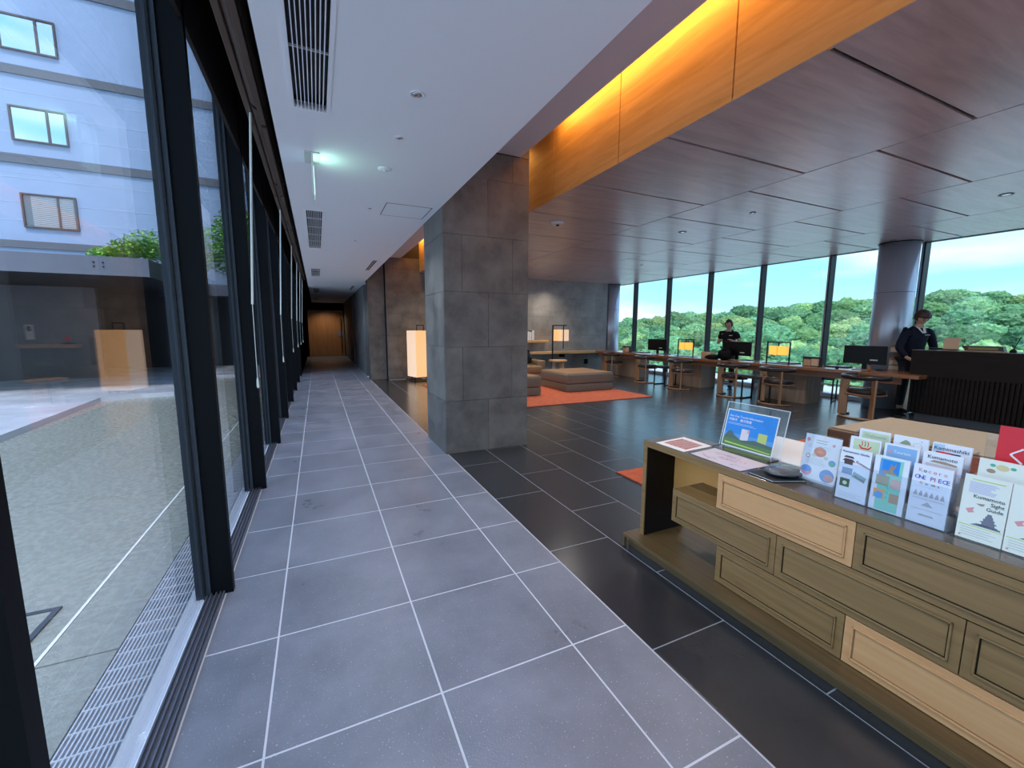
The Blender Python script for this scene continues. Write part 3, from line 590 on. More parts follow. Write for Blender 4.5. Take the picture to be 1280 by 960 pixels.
# 2 flat papers on the cabinet top
def flat(name, label, pts, m, t=.001, z=CT):
    p = wthing(name, label, 'paper', (sum(a for a, b in pts)/len(pts), sum(b for a, b in pts)/len(pts), z))
    o = MB().poly(pts, z+.0004, z+.0004+t).build('sheet', m, p); return p, o
p, o = flat('leaflet', 'glossy red and white leaflet at the left end of the cabinet top', [(1.856, 1.89), (2.12, 1.915), (2.105, 1.69), (1.856, 1.675)], WP)
MB().poly([(1.90, 1.87), (2.07, 1.885), (2.06, 1.72), (1.90, 1.70)], CT+.0016, CT+.002).build('red_print', mat('map_red', (.55, .16, .13), .25), o)
g = MB()
for i in range(9): g.box(1.91+.017*i, 1.914+.017*i, 1.715, 1.865, CT+.0021, CT+.0024)
for i in range(4): g.box(1.905, 2.06, 1.74+.035*i, 1.743+.035*i, CT+.0021, CT+.0024)
g.build('print_grid', mat('map_pale', (.7, .55, .5), .4), o)
p, o = flat('map_sheet', 'pale pink town map lying flat before the blue sign', [(1.868, 1.637), (2.085, 1.655), (2.07, 1.318), (1.854, 1.321)], mat('map_paper', (.74, .66, .72), .3))
g = MB(); rr = random.Random(3)
for i in range(26):
    a = rr.uniform(0, PI); x, y = rr.uniform(1.90, 2.03), rr.uniform(1.37, 1.60); L = rr.uniform(.02, .05)
    x0, x1 = x-L*math.cos(a)*.6, x+L*math.cos(a)*.6; y0, y1 = y-L*math.sin(a), y+L*math.sin(a)
    g.bar((x0, y0, CT+.0018), (x1, y1, CT+.0018), .0018, .0006)
g.build('map_roads', mat('map_road', (.5, .38, .5), .4), o)
g = MB()
for i in range(6):
    x, y = 1.955+.006*i, 1.50-.022*i; g.box(x-.005, x+.005, y-.005, y+.005, CT+.0022, CT+.0026)
g.build('map_marks', mat('map_red_mark', (.75, .25, .25), .4), o)
MB().poly([(1.858, 1.645), (2.093, 1.664), (2.078, 1.308), (1.845, 1.311)], CT+.0001, CT+.0004).build('backing_sheet', INK, p)
# 3 grey pouch on a black folder
fo = wthing('folder', 'black folder with white pages lying under the grey pouch', 'folder', (1.95, 1.23, CT))
MB().poly([(1.862, 1.285), (1.845, 1.150), (1.99, 1.09), (2.10, 1.16), (2.10, 1.26)], CT+.0005, CT+.0035).build('cover', INK, fo)
MB().poly([(1.866, 1.281), (1.850, 1.156), (1.99, 1.095), (2.09, 1.16), (2.09, 1.255)], CT+.0035, CT+.009).build('pages', WP, fo)
MB().poly([(1.862, 1.285), (1.845, 1.150), (1.99, 1.09), (2.10, 1.16), (2.10, 1.26)], CT+.009, CT+.011).build('cover', INK, fo)
po = wthing('pouch', 'shiny grey plastic pouch lying on the black folder', 'pouch', (1.98, 1.19, CT+.011))
g = MB(); g.ico((0, 0, 0), 1, 3, (1, 1, 1), .12, 4, 2.5)
for v in g.bm.verts:
    v.co.x = max(-.93, min(.93, v.co.x)); v.co.y = max(-.93, min(.93, v.co.y)); v.co = Vector((1.985+v.co.x*.105, 1.185+v.co.y*.075, CT+.028+v.co.z*.0165))
g.build('bag', mat('grey_vinyl', (.13, .14, .155), .18, .2, nscale=30, namt=.2, bump=.5), po, True)
MB().box(1.90, 2.07, 1.255, 1.262, CT+.025, CT+.030).build('zip', mat('satin_steel', (.35, .36, .37), .3, 1), po)
# 4 flower sign
fsn = wthing('flower_sign', 'upright white notice with a red flower in an acrylic stand', 'sign', (2.0, 1.05, CT))
S = Sheet('sheet', fsn, (1.996, 1.128, CT+.012), DN, lean(.03, .222), .146, .212, WP)
S.disc(.068, .138, .022, mat('print_coral', (.80, .22, .16), .5), 1.15, 'red_flower'); S.disc(.068, .138, .008, ORG, 1.5, 'flower_centre', .0005)
S.disc(.046, .120, .008, PALEG, 1.2, 'leaf'); S.disc(.095, .117, .008, PALEG, 1.2, 'leaf'); S.disc(.022, .112, .009, mat('print_ring', (.5, .2, .2), .5), 1, 'small_motif'); S.disc(.022, .112, .006, WP, 1, 'small_motif', .0004)
S.disc(.024, .046, .024, PINK); S.disc(.024, .053, .015, SKYB, 1.4, 'round_picture', .0004); S.disc(.110, .040, .029, SKYB); S.disc(.118, .032, .017, mat('print_rose', (.6, .36, .36), .5), 1.2, 'round_picture', .0004); S.disc(.122, .100, .014, SKYB); S.disc(.122, .097, .008, GRN, 1.4, 'round_picture', .0004)
S.disc(.014, .186, .009, PINK, .8, 'red_emblem'); S.lines(.045, .188, .06, 2, .011, INK, .0014); S.lines(.014, .162, .11, 2, .009, GREY); S.lines(.014, .103, .10, 4, .008, GREY); S.disc(.118, .178, .006, PINK, 1, 'red_emblem')
MB().box(-.003, .149, -.003, .218, .001, .003, M=S.mtx()).build('acrylic_panel', ACR, fsn); MB().box(1.965, 2.035, .975, 1.135, CT+.0005, CT+.003).build('acrylic_foot', ACR, fsn)
MB().box(-.003, .149, -.001, .010, .003, .018, M=S.mtx()).build('acrylic_lip', ACR, fsn)
# 5 three-tier leaflet rack, nine stacks
rk = wthing('leaflet_rack', 'clear acrylic rack holding nine stacks of leaflets in three tiers', 'rack', (2.0, .77, CT))
LW = .105; PITCHY = .116; TILT = lean(.016, .212)
tiers = [(1.926, CT+.004), (1.985, CT+.044), (2.047, CT+.070)]
for i, (x, z) in enumerate(tiers):
    for j in range(3):
        y = .942-PITCHY*j; m = Matrix((DN, TILT, DN.cross(TILT))).transposed().to_4x4(); m.translation = Vector((x, y, z))
        MB().box(-.004, LW+.006, -.003, .150, .001, .0028, M=m).build('pocket_front', ACR, rk)
        MB().box(-.005, -.003, -.003, .20, -.028, .003, M=m).build('divider', ACR, rk)
    MB().box(x-.002, x+.035, .942-3*PITCHY+.003, .947, z-.003, z-.001).build('shelf', ACR, rk)
for y in (.948, .942-3*PITCHY+.002):
    MB().poly([(1.920, CT), (1.920, CT+.05), (2.05, CT+.27), (2.09, CT+.27), (2.09, CT)], -.0015, .0015, Matrix.Translation((0, y, 0)) @ Matrix.Rotation(PI/2, 4, 'X')).build('side_panel', ACR, rk)
labs = [['leaflet stack with temple gate pictures, front left of the rack', 'green and blue leaflet stack with a statue photo, front middle of the rack', 'leaflet stack with blue and red cartoon-style title, front right of the rack'],
        ['leaflet stack with red hot spring symbol, middle left of the rack', 'leaflet stack with blue sky cover, centre of the rack', 'leaflet stack headed Kumamoto, middle right of the rack'],
        ['pale green leaflet stack headed Welcome, top left of the rack', 'plain white leaflet stack with a small hill picture, top middle of the rack', 'leaflet stack headed Kamimashiki, top right of the rack']]
base = None
for i, (x, z) in enumerate(tiers):
    for j in range(3):
        y = .942-PITCHY*j; t = wthing('leaflet_stack', labs[i][j], 'leaflets', (x, y-.05, z), 'leaflets in the clear rack')
        for k in range(4, 0, -1):
            m = Matrix((DN, TILT, DN.cross(TILT))).transposed().to_4x4(); m.translation = Vector((x, y, z))
            MB().box(.001*k, LW-.0005*k, 0, .210+.0015*(k % 2), -.0022-.0028*k, -.0002-.0028*k, M=m).build('leaflet', WP, t)
        S = Sheet('front_leaflet', t, (x, y, z), DN, TILT, LW, .212, mat('leaflet_white', (.88, .89, .98), .35))
        if (i, j) == (0, 0):
            S.txt('Kumamoto Guide', .052, .193, .0125, mat('ink_navy', (.03, .04, .15), .5), 'CENTER')
            S.shape([[(.012, .172), (.05, .172), (.043, .180), (.019, .180)], [(.008, .158), (.054, .158), (.044, .168), (.018, .168)], [(.016, .145), (.046, .145), (.046, .158), (.016, .158)]], mat('print_gate', (.10, .05, .05), .5), 'temple_gate')
            S.txt('Kumamoto', .055, .160, .014, mat('print_maroon', (.25, .05, .05), .5), slope=-.35); S.pic(.012, .105, .036, .026, mat('print_haze', (.25, .36, .55), .5)); S.shape([[(.054, .122), (.098, .106), (.092, .084), (.048, .100)]], mat('print_teal', (.3, .45, .5), .5)); S.txt('Access', .056, .101, .014, mat('print_maroon', (.25, .05, .05), .5), slope=-.35)
            S.pic(.010, .052, .034, .034, mat('print_dark_green', (.04, .10, .05), .5)); S.disc(.028, .068, .008, PALEG, 1, 'bright_spot', .0004); S.lines(.008, .028, .085, 3, .007)
        elif (i, j) == (0, 1):
            S.pic(.018, .004, .070, .200, mat('print_mint', (.30, .72, .58), .4)); S.pic(.018, .10, .022, .10, SKYB, lift=.0004); S.pic(.026, .148, .052, .052, BLUEP, lift=.0006)
            S.shape([[(.026, .148), (.078, .146), (.07, .153), (.04, .160), (.03, .158)], [(.046, .156), (.062, .156), (.060, .176), (.050, .176)], [(.058, .170), (.066, .190), (.069, .189), (.063, .168)]], TAN, 'statue', .0008); S.disc(.055, .181, .004, TAN, 1, 'statue', .0008)
            S.pic(.012, .100, .040, .038, mat('print_khaki', (.36, .34, .26), .5), lift=.0006); S.pic(.058, .096, .030, .036, mat('print_rosy', (.62, .42, .40), .5), lift=.0006); S.pic(.010, .048, .034, .034, ORG, lift=.0006); S.disc(.027, .060, .014, SKYB, 1, 'blue_plate', .001); S.pic(.060, .040, .028, .036, TAN, lift=.0006)
            for q, ch in enumerate('GUIDE'): S.txt(ch, .051, .128-.019*q, .012, GRN, 'CENTER')
        elif (i, j) == (0, 2):
            for q, (ch, c) in enumerate(zip('Kocoro', (PINK, INK, PINK, REDP, TAN, PINK))): S.txt(ch, .014+.0135*q, .186, .018, c)
            for q, (ch, c) in enumerate(zip('ONE PIECE', [BLUEP, BLUEP, BLUEP, INK, BLUEP, REDP, BLUEP, BLUEP, BLUEP])): S.txt(ch, .006+.0105*q, .160, .0205, mat('print_violet_blue', (.08, .10, .62), .4) if c is BLUEP else c)
            for q, (ch, c) in enumerate(zip('Kuma', (ORG, INK, INK, REDP))): S.txt(ch, .022+.016*q, .142, .014, c)
            S.lines(.008, .133, .090, 1, .006, LILAC)
            g = [[(.010+.0145*q, .100), (.021+.0145*q, .100), (.020+.0145*q, .110), (.016+.0145*q, .120), (.012+.0145*q, .110)] for q in range(6)]; S.shape(g, mat('print_figures', (.42, .40, .46), .5), 'small_drawings')
            S.shape([[(.010, .052), (.094, .052), (.094, .0535), (.010, .0535)], [(.010, .090), (.094, .090), (.094, .0915), (.010, .0915)], [(.035, .066), (.068, .066), (.052, .082)], [(.030, .030), (.075, .030), (.070, .036), (.036, .036)]], GREY, 'line_drawing')
        elif (i, j) == (1, 0): 
            S.pic(.012, .150, .088, .054, PALEG)
            for q in range(3): S.shape([[(.040+.010*q, .178), (.043+.010*q, .178), (.045+.010*q, .188), (.042+.010*q, .198), (.039+.010*q, .198), (.042+.010*q, .188)]], REDP, 'steam_line')
            S.shape([[(.030, .180), (.034, .182), (.042, .172), (.064, .172), (.072, .182), (.076, .180), (.066, .166), (.040, .166)]], REDP, 'spring_symbol')
        elif (i, j) == (1, 1): S.pic(.008, .10, .090, .105, mat('print_soft_blue', (.28, .50, .82), .4)); S.txt('Tourism', .030, .178, .015, WP); S.disc(.020, .180, .006, PINK, 1, 'emblem', .0006)
        elif (i, j) == (1, 2): S.txt('Kumamoto', .052, .188, .0175, INK, 'CENTER'); S.shape([[(.020, .176), (.092, .172), (.092, .178), (.06, .184), (.03, .183)]], TAN); S.pic(.010, .12, .085, .05, mat('print_pale_rose', (.75, .62, .65), .4))
        elif (i, j) == (2, 0): S.pic(.010, .12, .092, .082, PALEG); S.txt('Welcome', .055, .182, .019, GREY, 'CENTER')
        elif (i, j) == (2, 1): S.shape([[(.02, .18), (.055, .18), (.05, .192), (.038, .198), (.028, .190)]], mat('print_moss', (.3, .36, .22), .5)); S.disc(.085, .200, .0015, BLUEP, 1, 'dot'); S.disc(.075, .180, .013, GREY, 1, 'circle_outline'); S.disc(.075, .180, .012, WP, 1, 'circle_inside', .0004)
        else: S.pic(.004, .170, .030, .036, mat('print_pale_sky', (.5, .68, .85), .4)); S.txt('Kamimashiki', .052, .186, .0185, mat('ink_navy', (.03, .04, .15), .5), 'CENTER'); S.pic(.012, .174, .04, .006, REDP, lift=.0006); S.pic(.052, .172, .026, .007, INK, lift=.0006)
# 6 sight guides in an acrylic holder
gh = wthing('guide_holder', 'clear acrylic holder with guide booklets at the right picture edge', 'holder', (2.0, .4, CT))
MB().box(1.915, 2.14, -.10, .588, CT+.0005, CT+.003).build('acrylic_foot', ACR, gh)
MB().box(2.075, 2.078, .05, .580, CT+.003, CT+.335).build('acrylic_back', ACR, gh); MB().box(1.92, 2.09, .584, .587, CT, CT+.20).build('side_panel', ACR, gh)
def castle(S, a, b, k, m):
    P = []
    for (w, z, h) in ((.050, 0, .010), (.042, .013, .008), (.030, .024, .007), (.018, .034, .008)):
        P.append([(a-w/2*k, b+z*k), (a+w/2*k, b+z*k), (a+w/2*k*.8, b+(z+h*.5)*k), (a-w/2*k*.8, b+(z+h*.5)*k)]); P.append([(a-w/2*.62*k, b+(z+h*.5)*k), (a+w/2*.62*k, b+(z+h*.5)*k), (a+w/2*.62*k, b+(z+h+.003)*k), (a-w/2*.62*k, b+(z+h+.003)*k)])
    S.shape(P, m, 'castle_picture')
def guide(x, y, z, lab, eng):
    t = wthing('guide_booklet', lab, 'booklet', (x, y-.05, z), 'sight guide booklets in the acrylic holder')
    for k in range(3, 0, -1):
        m = Matrix((DN, TILT, DN.cross(TILT))).transposed().to_4x4(); m.translation = Vector((x, y, z)); MB().box(.0005*k, .104, 0, .214, -.003*k-.003, -.003*k-.0004, M=m).build('booklet', WP, t)
    S = Sheet('front_booklet', t, (x, y, z), DN, TILT, .105, .216, CREAM)
    if eng:
        S.lines(.014, .192, .070, 9, .0042, LILAC, .0016); S.pic(.018, .200, .074, .003, LIME)
        for q, w in enumerate(('Kumamoto', 'Sight', 'Guide')): S.txt(w, .098, .142-.017*q, .0165, mat('ink_soft', (.08, .08, .09), .5), 'RIGHT', xs=.95)
    else:
        S.disc(.060, .185, .012, mat('print_citrus', (.80, .66, .35), .5), 1.3, 'citrus'); S.disc(.046, .194, .005, GRN, 1.3, 'leaf'); S.disc(.076, .190, .005, GRN, 1.3, 'leaf')
        S.disc(.052, .160, .008, TAN, 1.5, 'emblem'); S.txt('熊本城', .098, .130, .016, INK, 'RIGHT'); S.txt('ガイド', .098, .113, .014, INK, 'RIGHT')
    S.shape([[(.014, .100), (.034, .110), (.030, .099), (.036, .094), (.022, .088)]], PINK, 'red_motif'); S.shape([[(.036, .124), (.056, .128), (.052, .119), (.046, .119)]], TAN, 'small_motif')
    castle(S, .070, .056, .95, mat('print_slate', (.20, .21, .28), .5)); S.shape([[(.030, .052), (.098, .052), (.098, .057), (.045, .060)]], mat('print_slate', (.20, .21, .28), .5), 'castle_base'); S.pic(.004, .046, .098, .0022, LIME); S.lines(.010, .038, .085, 4, .008); S.disc(.010, .010, .003, PINK, 1, 'emblem')
guide(1.927, .578, CT+.004, 'cream sight guide booklets with a castle, front left of the holder', True)
guide(1.927, .470, CT+.004, 'cream Japanese guide booklets with a citrus fruit, front right of the holder', False)
for (y, l) in ((.572, 'cream booklet behind the front guides with a citrus motif'), (.462, 'second cream booklet behind, at the picture edge')):
    t = wthing('guide_booklet', l, 'booklet', (2.0, y-.05, CT+.05), 'sight guide booklets in the acrylic holder'); S = Sheet('front_booklet', t, (2.0, y, CT+.05), DN, TILT, .105, .216, CREAM, .008)
    S.disc(.055, .194, .010, mat('print_citrus', (.80, .66, .35), .5), 1.5, 'citrus'); S.disc(.032, .198, .005, GRN, 1.3, 'leaf'); S.disc(.078, .197, .005, GRN, 1.3, 'leaf'); S.disc(.030, .178, .007, TAN, 1.5, 'emblem')
rsn = wthing('red_sign', 'red upright card with a white chevron character, right picture edge', 'sign', (2.06, .4, CT))
S = Sheet('card', rsn, (2.062, .552, CT+.19), DN, lean(.01, .2), .22, .185, REDP, .003)
S.txt('く', .018, .070, .062, WP); S.txt('くまもと', .060, .148, .016, WP); S.lines(.02, .045, .09, 2, .010, WP, .002); MB().box(2.064, 2.068, .34, .55, CT+.003, CT+.19).build('card_support', ACR, rsn)
# ---------------- rugs ----------------
RUG = mat('rust_rug', (.47, .10, .04), .95, nscale=9, namt=.25, bump=.8, stretch=(1, 3, 1))
def rug(x0, x1, y0, y1, l):
    r_ = wthing('rug', l, 'rug', ((x0+x1)/2, (y0+y1)/2, 0)); MB().box(x0, x1, y0, y1, .0005, .014, .004).build('pile', RUG, r_)
    MB().box(x0-.006, x1+.006, y0-.006, y1+.006, .0003, .006).build('binding', mat('rug_edge', (.10, .03, .03), .9), r_)
rug(2.32, 6.3, 6.58, 10.3, 'rust-orange rug under the far leather seats'); rug(2.60, 6.6, -1.5, 3.15, 'rust-orange rug whose corner shows behind the display cabinet')
# ---------------- upholstered seats ----------------
LEA = mat('taupe_leather', (.155, .13, .105), .42, nscale=60, namt=.06, bump=.12); LEB = mat('seat_fabric_brown', (.22, .125, .06), .8, nscale=90, namt=.2, bump=.3); LEC = mat('tan_leather', (.19, .12, .065), .45, nscale=50, namt=.05, bump=.1)
def ottoman(x0, x1, y0, y1, l, top=LEB, body=LEA, h=.42, z0=.014):
    o = wthing('ottoman', l, 'ottoman', ((x0+x1)/2, (y0+y1)/2, z0))
    MB().box(x0+.01, x1-.01, y0+.01, y1-.01, z0, z0+.17, .015).build('base', body, o, True); c = MB().box(x0, x1, y0, y1, z0+.175, h-.01, .03).build('cushion', body, o, True)
    MB().box(x0+.025, x1-.025, y0+.025, y1-.025, h-.012, h+.002, .006).build('seat_cover', top, c)
    for (a, b) in ((x0, y0), (x1, y0), (x0, y1), (x1, y1)): pass
    MB().tube([(x0+.01, y0+.01, h-.02), (x1-.01, y0+.01, h-.02), (x1-.01, y1-.01, h-.02), (x0+.01, y1-.01, h-.02)], .006, 6, True).build('piping', top, c)
    return o
ottoman(4.93, 6.20, 7.74, 8.95, 'large square taupe leather ottoman on the orange rug beside the desks')
ottoman(2.95, 4.23, 7.62, 8.75, 'square taupe ottoman partly hidden behind the stone pillar')
o = ottoman(4.75, 5.95, .3, 2.46, 'wide tan leather ottoman behind the leaflet rack', mat('tan_seat', (.40, .30, .19), .6, nscale=40, namt=.06), mat('brown_leather', (.115, .062, .035), .4, nscale=40, namt=.06), .41)
sf = wthing('sofa', 'low taupe sofa with tan side behind the pillar, by the stone wall', 'sofa', (4.8, 10.2, .014))
MB().box(3.7, 5.45, 9.75, 10.75, .014, .22, .02).build('base', LEA, sf, True); MB().box(3.72, 5.43, 9.75, 10.55, .225, .42, .03).build('seat_cushion', LEC, sf, True)
MB().box(3.7, 5.5, 10.55, 10.8, .2, .60, .04).build('backrest', LEC, sf, True); MB().box(5.42, 5.66, 10.0, 10.8, .2, .55, .04).build('armrest', LEC, sf, True)
bg = wthing('cushion', 'black soft cushion with peaked corners on the sofa behind the pillar', 'cushion', (5.3, 10.15, .42))
g = MB(); g.ico((5.14, 10.25, .60), .22, 3, (1, .35, .85), .25, 2, 2.2); g.ico((5.05, 10.25, .79), .05, 2, (1, .6, 1)); g.ico((5.24, 10.25, .80), .05, 2, (1, .6, 1)); g.build('cover', BLACK, bg, True)
ws = wthing('wicker_cushion', 'round pale wicker ball cushion on the far sofa, seen mirrored in the glass', 'cushion', (3.95, 10.1, .42)); MB().ico((3.95, 10.15, .60), .19, 3, (1.1, .8, .9), .12, 3).build('cover', mat('wicker', (.5, .45, .38), .8, nscale=40, namt=.3, bump=.6), ws, True)
OAK = wood_mat('light_oak', (.50, .30, .15), (.66, .43, .24), .45, 'x', 1, .4, 0, .2, .5, .04, 16)
def round_table(x, y, l):
    t = wthing('round_table', l, 'table', (x, y, 0)); MB().cyl((x, y, .46), (x, y, .50), .27, n=40).build('table_top', OAK, t)
    MB().lathe([(.085, .014), (.06, .46)], (x-.10, y+.05, 0), 20).build('leg', mat('pale_leg', (.5, .48, .46), .5), t, True); MB().lathe([(.11, .014), (.075, .46)], (x+.08, y-.05, 0), 20).build('leg', OAK, t, True)
round_table(6.42, 10.6, 'round light oak side table with tapered legs beside the sofa'); round_table(3.15, 10.0, 'round light oak table hidden by the pillar, seen mirrored in the glass')
# shelf and counter on back wall
SHW = wood_mat('honey_oak', (.58, .34, .15), (.74, .47, .23), .42, 'x', 1, .4, 0, .2, .5, .03, 18)
c = wthing('wall_counter', 'long honey-coloured wooden counter along the stone back wall', 'counter', (7, 11.6, .62)); MB().box(5.5, 9.0, 11.40, 11.78, .625, .695, .004).build('counter_top', SHW, c)
for x in (5.6, 7.2, 8.9): MB().box(x-.02, x+.02, 11.5, 11.78, .50, .625).build('bracket', BLACK, c)
c = wthing('wall_shelf', 'short wooden wall shelf beside the pillar holding books', 'shelf', (5, 11.65, .98)); MB().box(3.3, 6.62, 11.5, 11.78, .985, 1.055, .004).build('shelf_board', SHW, c)
x = 5.86
for i, (w, h, m, l) in enumerate([(.05, .26, WP, 'white book, first from the pillar'), (.045, .27, WP, 'white book, second from the pillar'), (.05, .26, GREY, 'pale grey book in the middle of the row'), (.04, .30, INK, 'black tall book before the end white one'), (.035, .31, WP, 'thin tall white book at the row end')]):
    b = wthing('book', l+' on the wall shelf', 'book', (x, 11.62, 1.055), 'books on the wall shelf'); MB().box(x, x+w, 11.53, 11.72, 1.056, 1.056+h).build('cover', m, b); MB().box(x+.004, x+w-.004, 11.526, 11.53, 1.06, 1.05+h).build('pages', WP, b); x += w+.006
x = 6.4
ph = wthing('intercom', 'white wall intercom on the back wall, seen mirrored in the glass', 'intercom', (4.05, 11.78, 1.2)); MB().box(4.0, 4.12, 11.76, 11.787, 1.15, 1.45, .004).build('case', WP, ph); MB().box(4.03, 4.09, 11.752, 11.76, 1.32, 1.42).build('screen', INK, ph)
rb = wthing('red_ball', 'small round red ornament on the wall shelf, seen mirrored in the glass', 'ornament', (3.45, 11.62, 1.055)); MB().lathe([(.10, 0), (.11, .02), (.03, .03), (.03, .05)], (3.45, 11.62, 1.056), 20).build('stand', BLACK, rb, True); MB().ico((3.45, 11.62, 1.16), .06, 3).build('ball', REDP, rb, True)
so_ = wthing('wall_socket', 'small black wall socket low on the stone back wall', 'socket', (8.24, 11.78, .3)); MB().box(8.17, 8.31, 11.768, 11.787, .24, .40, .003).build('plate', FRAME, so_); MB().box(8.21, 8.27, 11.764, 11.768, .29, .35).build('outlet', BLACK, so_)
# ---------------- lamps ----------------
SHADE = mat('lit_paper_shade', (.75, .58, .38), .7, emit=(1, .50, .18), es=.20); SHADE2 = mat('lit_side_shade', (.75, .62, .48), .7, emit=(1, .62, .38), es=.19)
fl_ = wthing('floor_lamp', 'tall glowing paper floor lamp with black handle beside the pillar', 'lamp', (2.47, 11.2, 0))
RL = Matrix.Translation((2.49, 11.2, 0)) @ Matrix.Rotation(.26, 4, 'Z')
MB().box(-.26, .26, -.25, .25, .13, 1.35, .004, M=RL).build('lamp_shade', SHADE, fl_); MB().box(-.272, -.2605, -.245, .245, .132, 1.348, M=RL).build('shade_side', SHADE2, fl_)
MB().box(2.2, 2.76, 11.0, 11.4, 0, .02).build('base', BLACK, fl_)
for (a, b) in ((2.28, 11.0), (2.68, 11.0), (2.28, 11.4), (2.68, 11.4)): MB().box(a-.012, a+.012, b-.012, b+.012, .02, .14).build('leg', BLACK, fl_)
MB().bar((2.40, 11.2, 1.35), (2.40, 11.2, 1.49), .022).bar((2.58, 11.2, 1.35), (2.58, 11.2, 1.49), .022).bar((2.39, 11.2, 1.49), (2.59, 11.2, 1.49), .022).build('handle', BLACK, fl_)
sl = wthing('reading_lamp', 'black standing lamp with square orange shade beside the round table', 'lamp', (6.6, 11.1, 0))
MB().box(6.40, 6.75, 11.0, 11.3, 0, .02).build('base', BLACK, sl); MB().bar((6.55, 11.15, .02), (6.55, 11.15, 1.52), .035).build('pole', BLACK, sl)
MB().bar((6.54, 11.15, 1.515), (6.98, 11.05, 1.515), .03).bar((6.84, 11.0, .80), (6.84, 11.0, 1.515), .022).build('arm', BLACK, sl)
RS = Matrix.Translation((6.86, 11.22, 0)) @ Matrix.Rotation(.235, 4, 'Z')
MB().box(-.18, .18, -.18, .18, 1.04, 1.39, .004, M=RS).build('lamp_shade', SHADE, sl); MB().box(-.17, .18, -.192, -.1805, 1.042, 1.388, M=RS).build('shade_side', SHADE2, sl)
# ---------------- desk counter ----------------
DK = wood_mat('walnut_red', (.20, .075, .035), (.36, .15, .07), .26, 'y', 1, .6, .3, .15, .5, .03, 16); DKE = wood_mat('walnut_edge', (.13, .055, .032), (.22, .10, .055), .35, 'y', 1, .5, 0, .2, .5, 0, 16)
LGT = wood_mat('grey_walnut', (.22, .14, .10), (.33, .23, .17), .45, 'z', 1, .4, 0, .2, .5, .02, 16)
dk = wthing('service_desk', 'very long red-brown wooden desk running along the window wall', 'desk', (8.55, 7, 0))
MB().box(8.2, 8.92, 3.08, 11.2, .665, .722, .003).build('desk_top', DK, dk); MB().box(8.24, 8.27, 3.3, 11.1, .56, .665).build('apron', DKE, dk)
for y1 in (4.77, 7.16, 9.45):
    MB().box(8.38, 8.86, y1-.0, y1+.95, 0.0, .56).build('pedestal', LGT, dk)
MB().box(8.40, 8.86, 10.9, 11.15, 0, .665).build('end_panel', LGT, dk)
MONB = mat('screen_black', (.003, .003, .004), .35, spec=.25)
def monitor(y0, y1, l):
    m = wthing('monitor', l, 'monitor', (8.52, (y0+y1)/2, .722), 'monitors on the long desk'); c = (y0+y1)/2
    p = MB().box(8.50, 8.535, y0, y1, .83, 1.14, .006).build('display', MONB, m); MB().box(8.498, 8.5, c-.20, c-.09, .892, .912).build('maker_mark', mat('mark_silver', (.6, .6, .6), .4), p)
    MB().box(8.535, 8.60, c-.12, c+.12, .9, 1.08, .01).build('housing', MONB, m); MB().box(8.52, 8.56, c-.03, c+.03, .735, .95).build('neck', MONB, m); MB().box(8.44, 8.64, c-.13, c+.13, .7225, .736, .003).build('foot', mat('monitor_foot', (.35, .26, .2), .4), m)
    k = wthing('keyboard', 'flat keyboard behind the '+l.split(' ')[0]+' monitor on the desk', 'keyboard', (8.75, c, .722)); MB().box(8.70, 8.84, c-.2, c+.2, .7225, .738, .003).build('body', FRAME2, k)
monitor(8.46, 9.15, 'farthest black monitor seen from behind'); monitor(6.03, 6.72, 'middle black monitor seen from behind, in front of the woman'); monitor(3.64, 4.26, 'nearest black monitor seen from behind, by the man')
def desk_lamp(y0, y1, l):
    t = wthing('desk_lamp', l, 'lamp', (8.5, (y0+y1)/2, .722), 'framed lamps on the long desk'); c = (y0+y1)/2
    MB().box(8.40, 8.62, y0-.05, y1+.03, .7225, .732).build('base', BLACK, t)
    MB().bar((8.5, y0, .73), (8.5, y0, 1.16), .02).bar((8.5, y1, .73), (8.5, y1, 1.16), .02).bar((8.5, y0-.01, 1.155), (8.5, y1+.01, 1.155), .02).build('frame', BLACK, t)
    MB().bar((8.5, c, 1.07), (8.5, c, 1.155), .018).build('hanger', BLACK, t); s = MB().box(8.46, 8.56, y0+.06, y1-.06, .90, 1.075, .004).build('lamp_shade', mat('amber_shade', (.8, .45, .12), .6, emit=(1, .40, .05), es=.34), t); MB().box(8.457, 8.46, c-.003, c+.003, .90, 1.075).build('seam', mat('seam_brown', (.3, .15, .05), .6), s)
desk_lamp(7.56, 8.04, 'small framed lamp with amber shade between the two far monitors'); desk_lamp(5.20, 5.66, 'small framed lamp with amber shade right of the woman')
def holder(y, l, dark=True):
    h = wthing('card_holder', l, 'holder', (8.5, y, .722)); MB().box(8.48, 8.58, y-.15, y+.15, .7225, .90 if dark else .87, .004).build('box', INK if dark else OAK, h)
    MB().box(8.455, 8.478, y-.01, y+.12, .73, .85).build('card', mat('kraft_card', (.50, .30, .18), .6), h); MB().box(8.455, 8.478, y-.14, y-.02, .735, .865).build('card', mat('kraft_card2', (.62, .42, .28), .6), h)
holder(10.05, 'brown and black card box at the far end of the desk'); holder(7.15, 'light brown card box just left of the woman', False); holder(4.78, 'black card holder with two kraft cards before the nearest monitor')
for (y, l) in ((9.6, 'dark tray of papers near the far desk end'), (5.35, 'black flat tray under the framed lamp right of the woman'), (4.45, 'grey flat box between the card holder and the nearest monitor')):
    t = wthing('tray', l, 'tray', (8.72, y, .722)); MB().box(8.63, 8.86, y-.18, y+.18, .7225, .745, .003).build('tray_body', FRAME2 if 'grey' in l else BLACK, t); MB().box(8.66, 8.83, y-.15, y+.15, .745, .748).build('paper', WP, t)
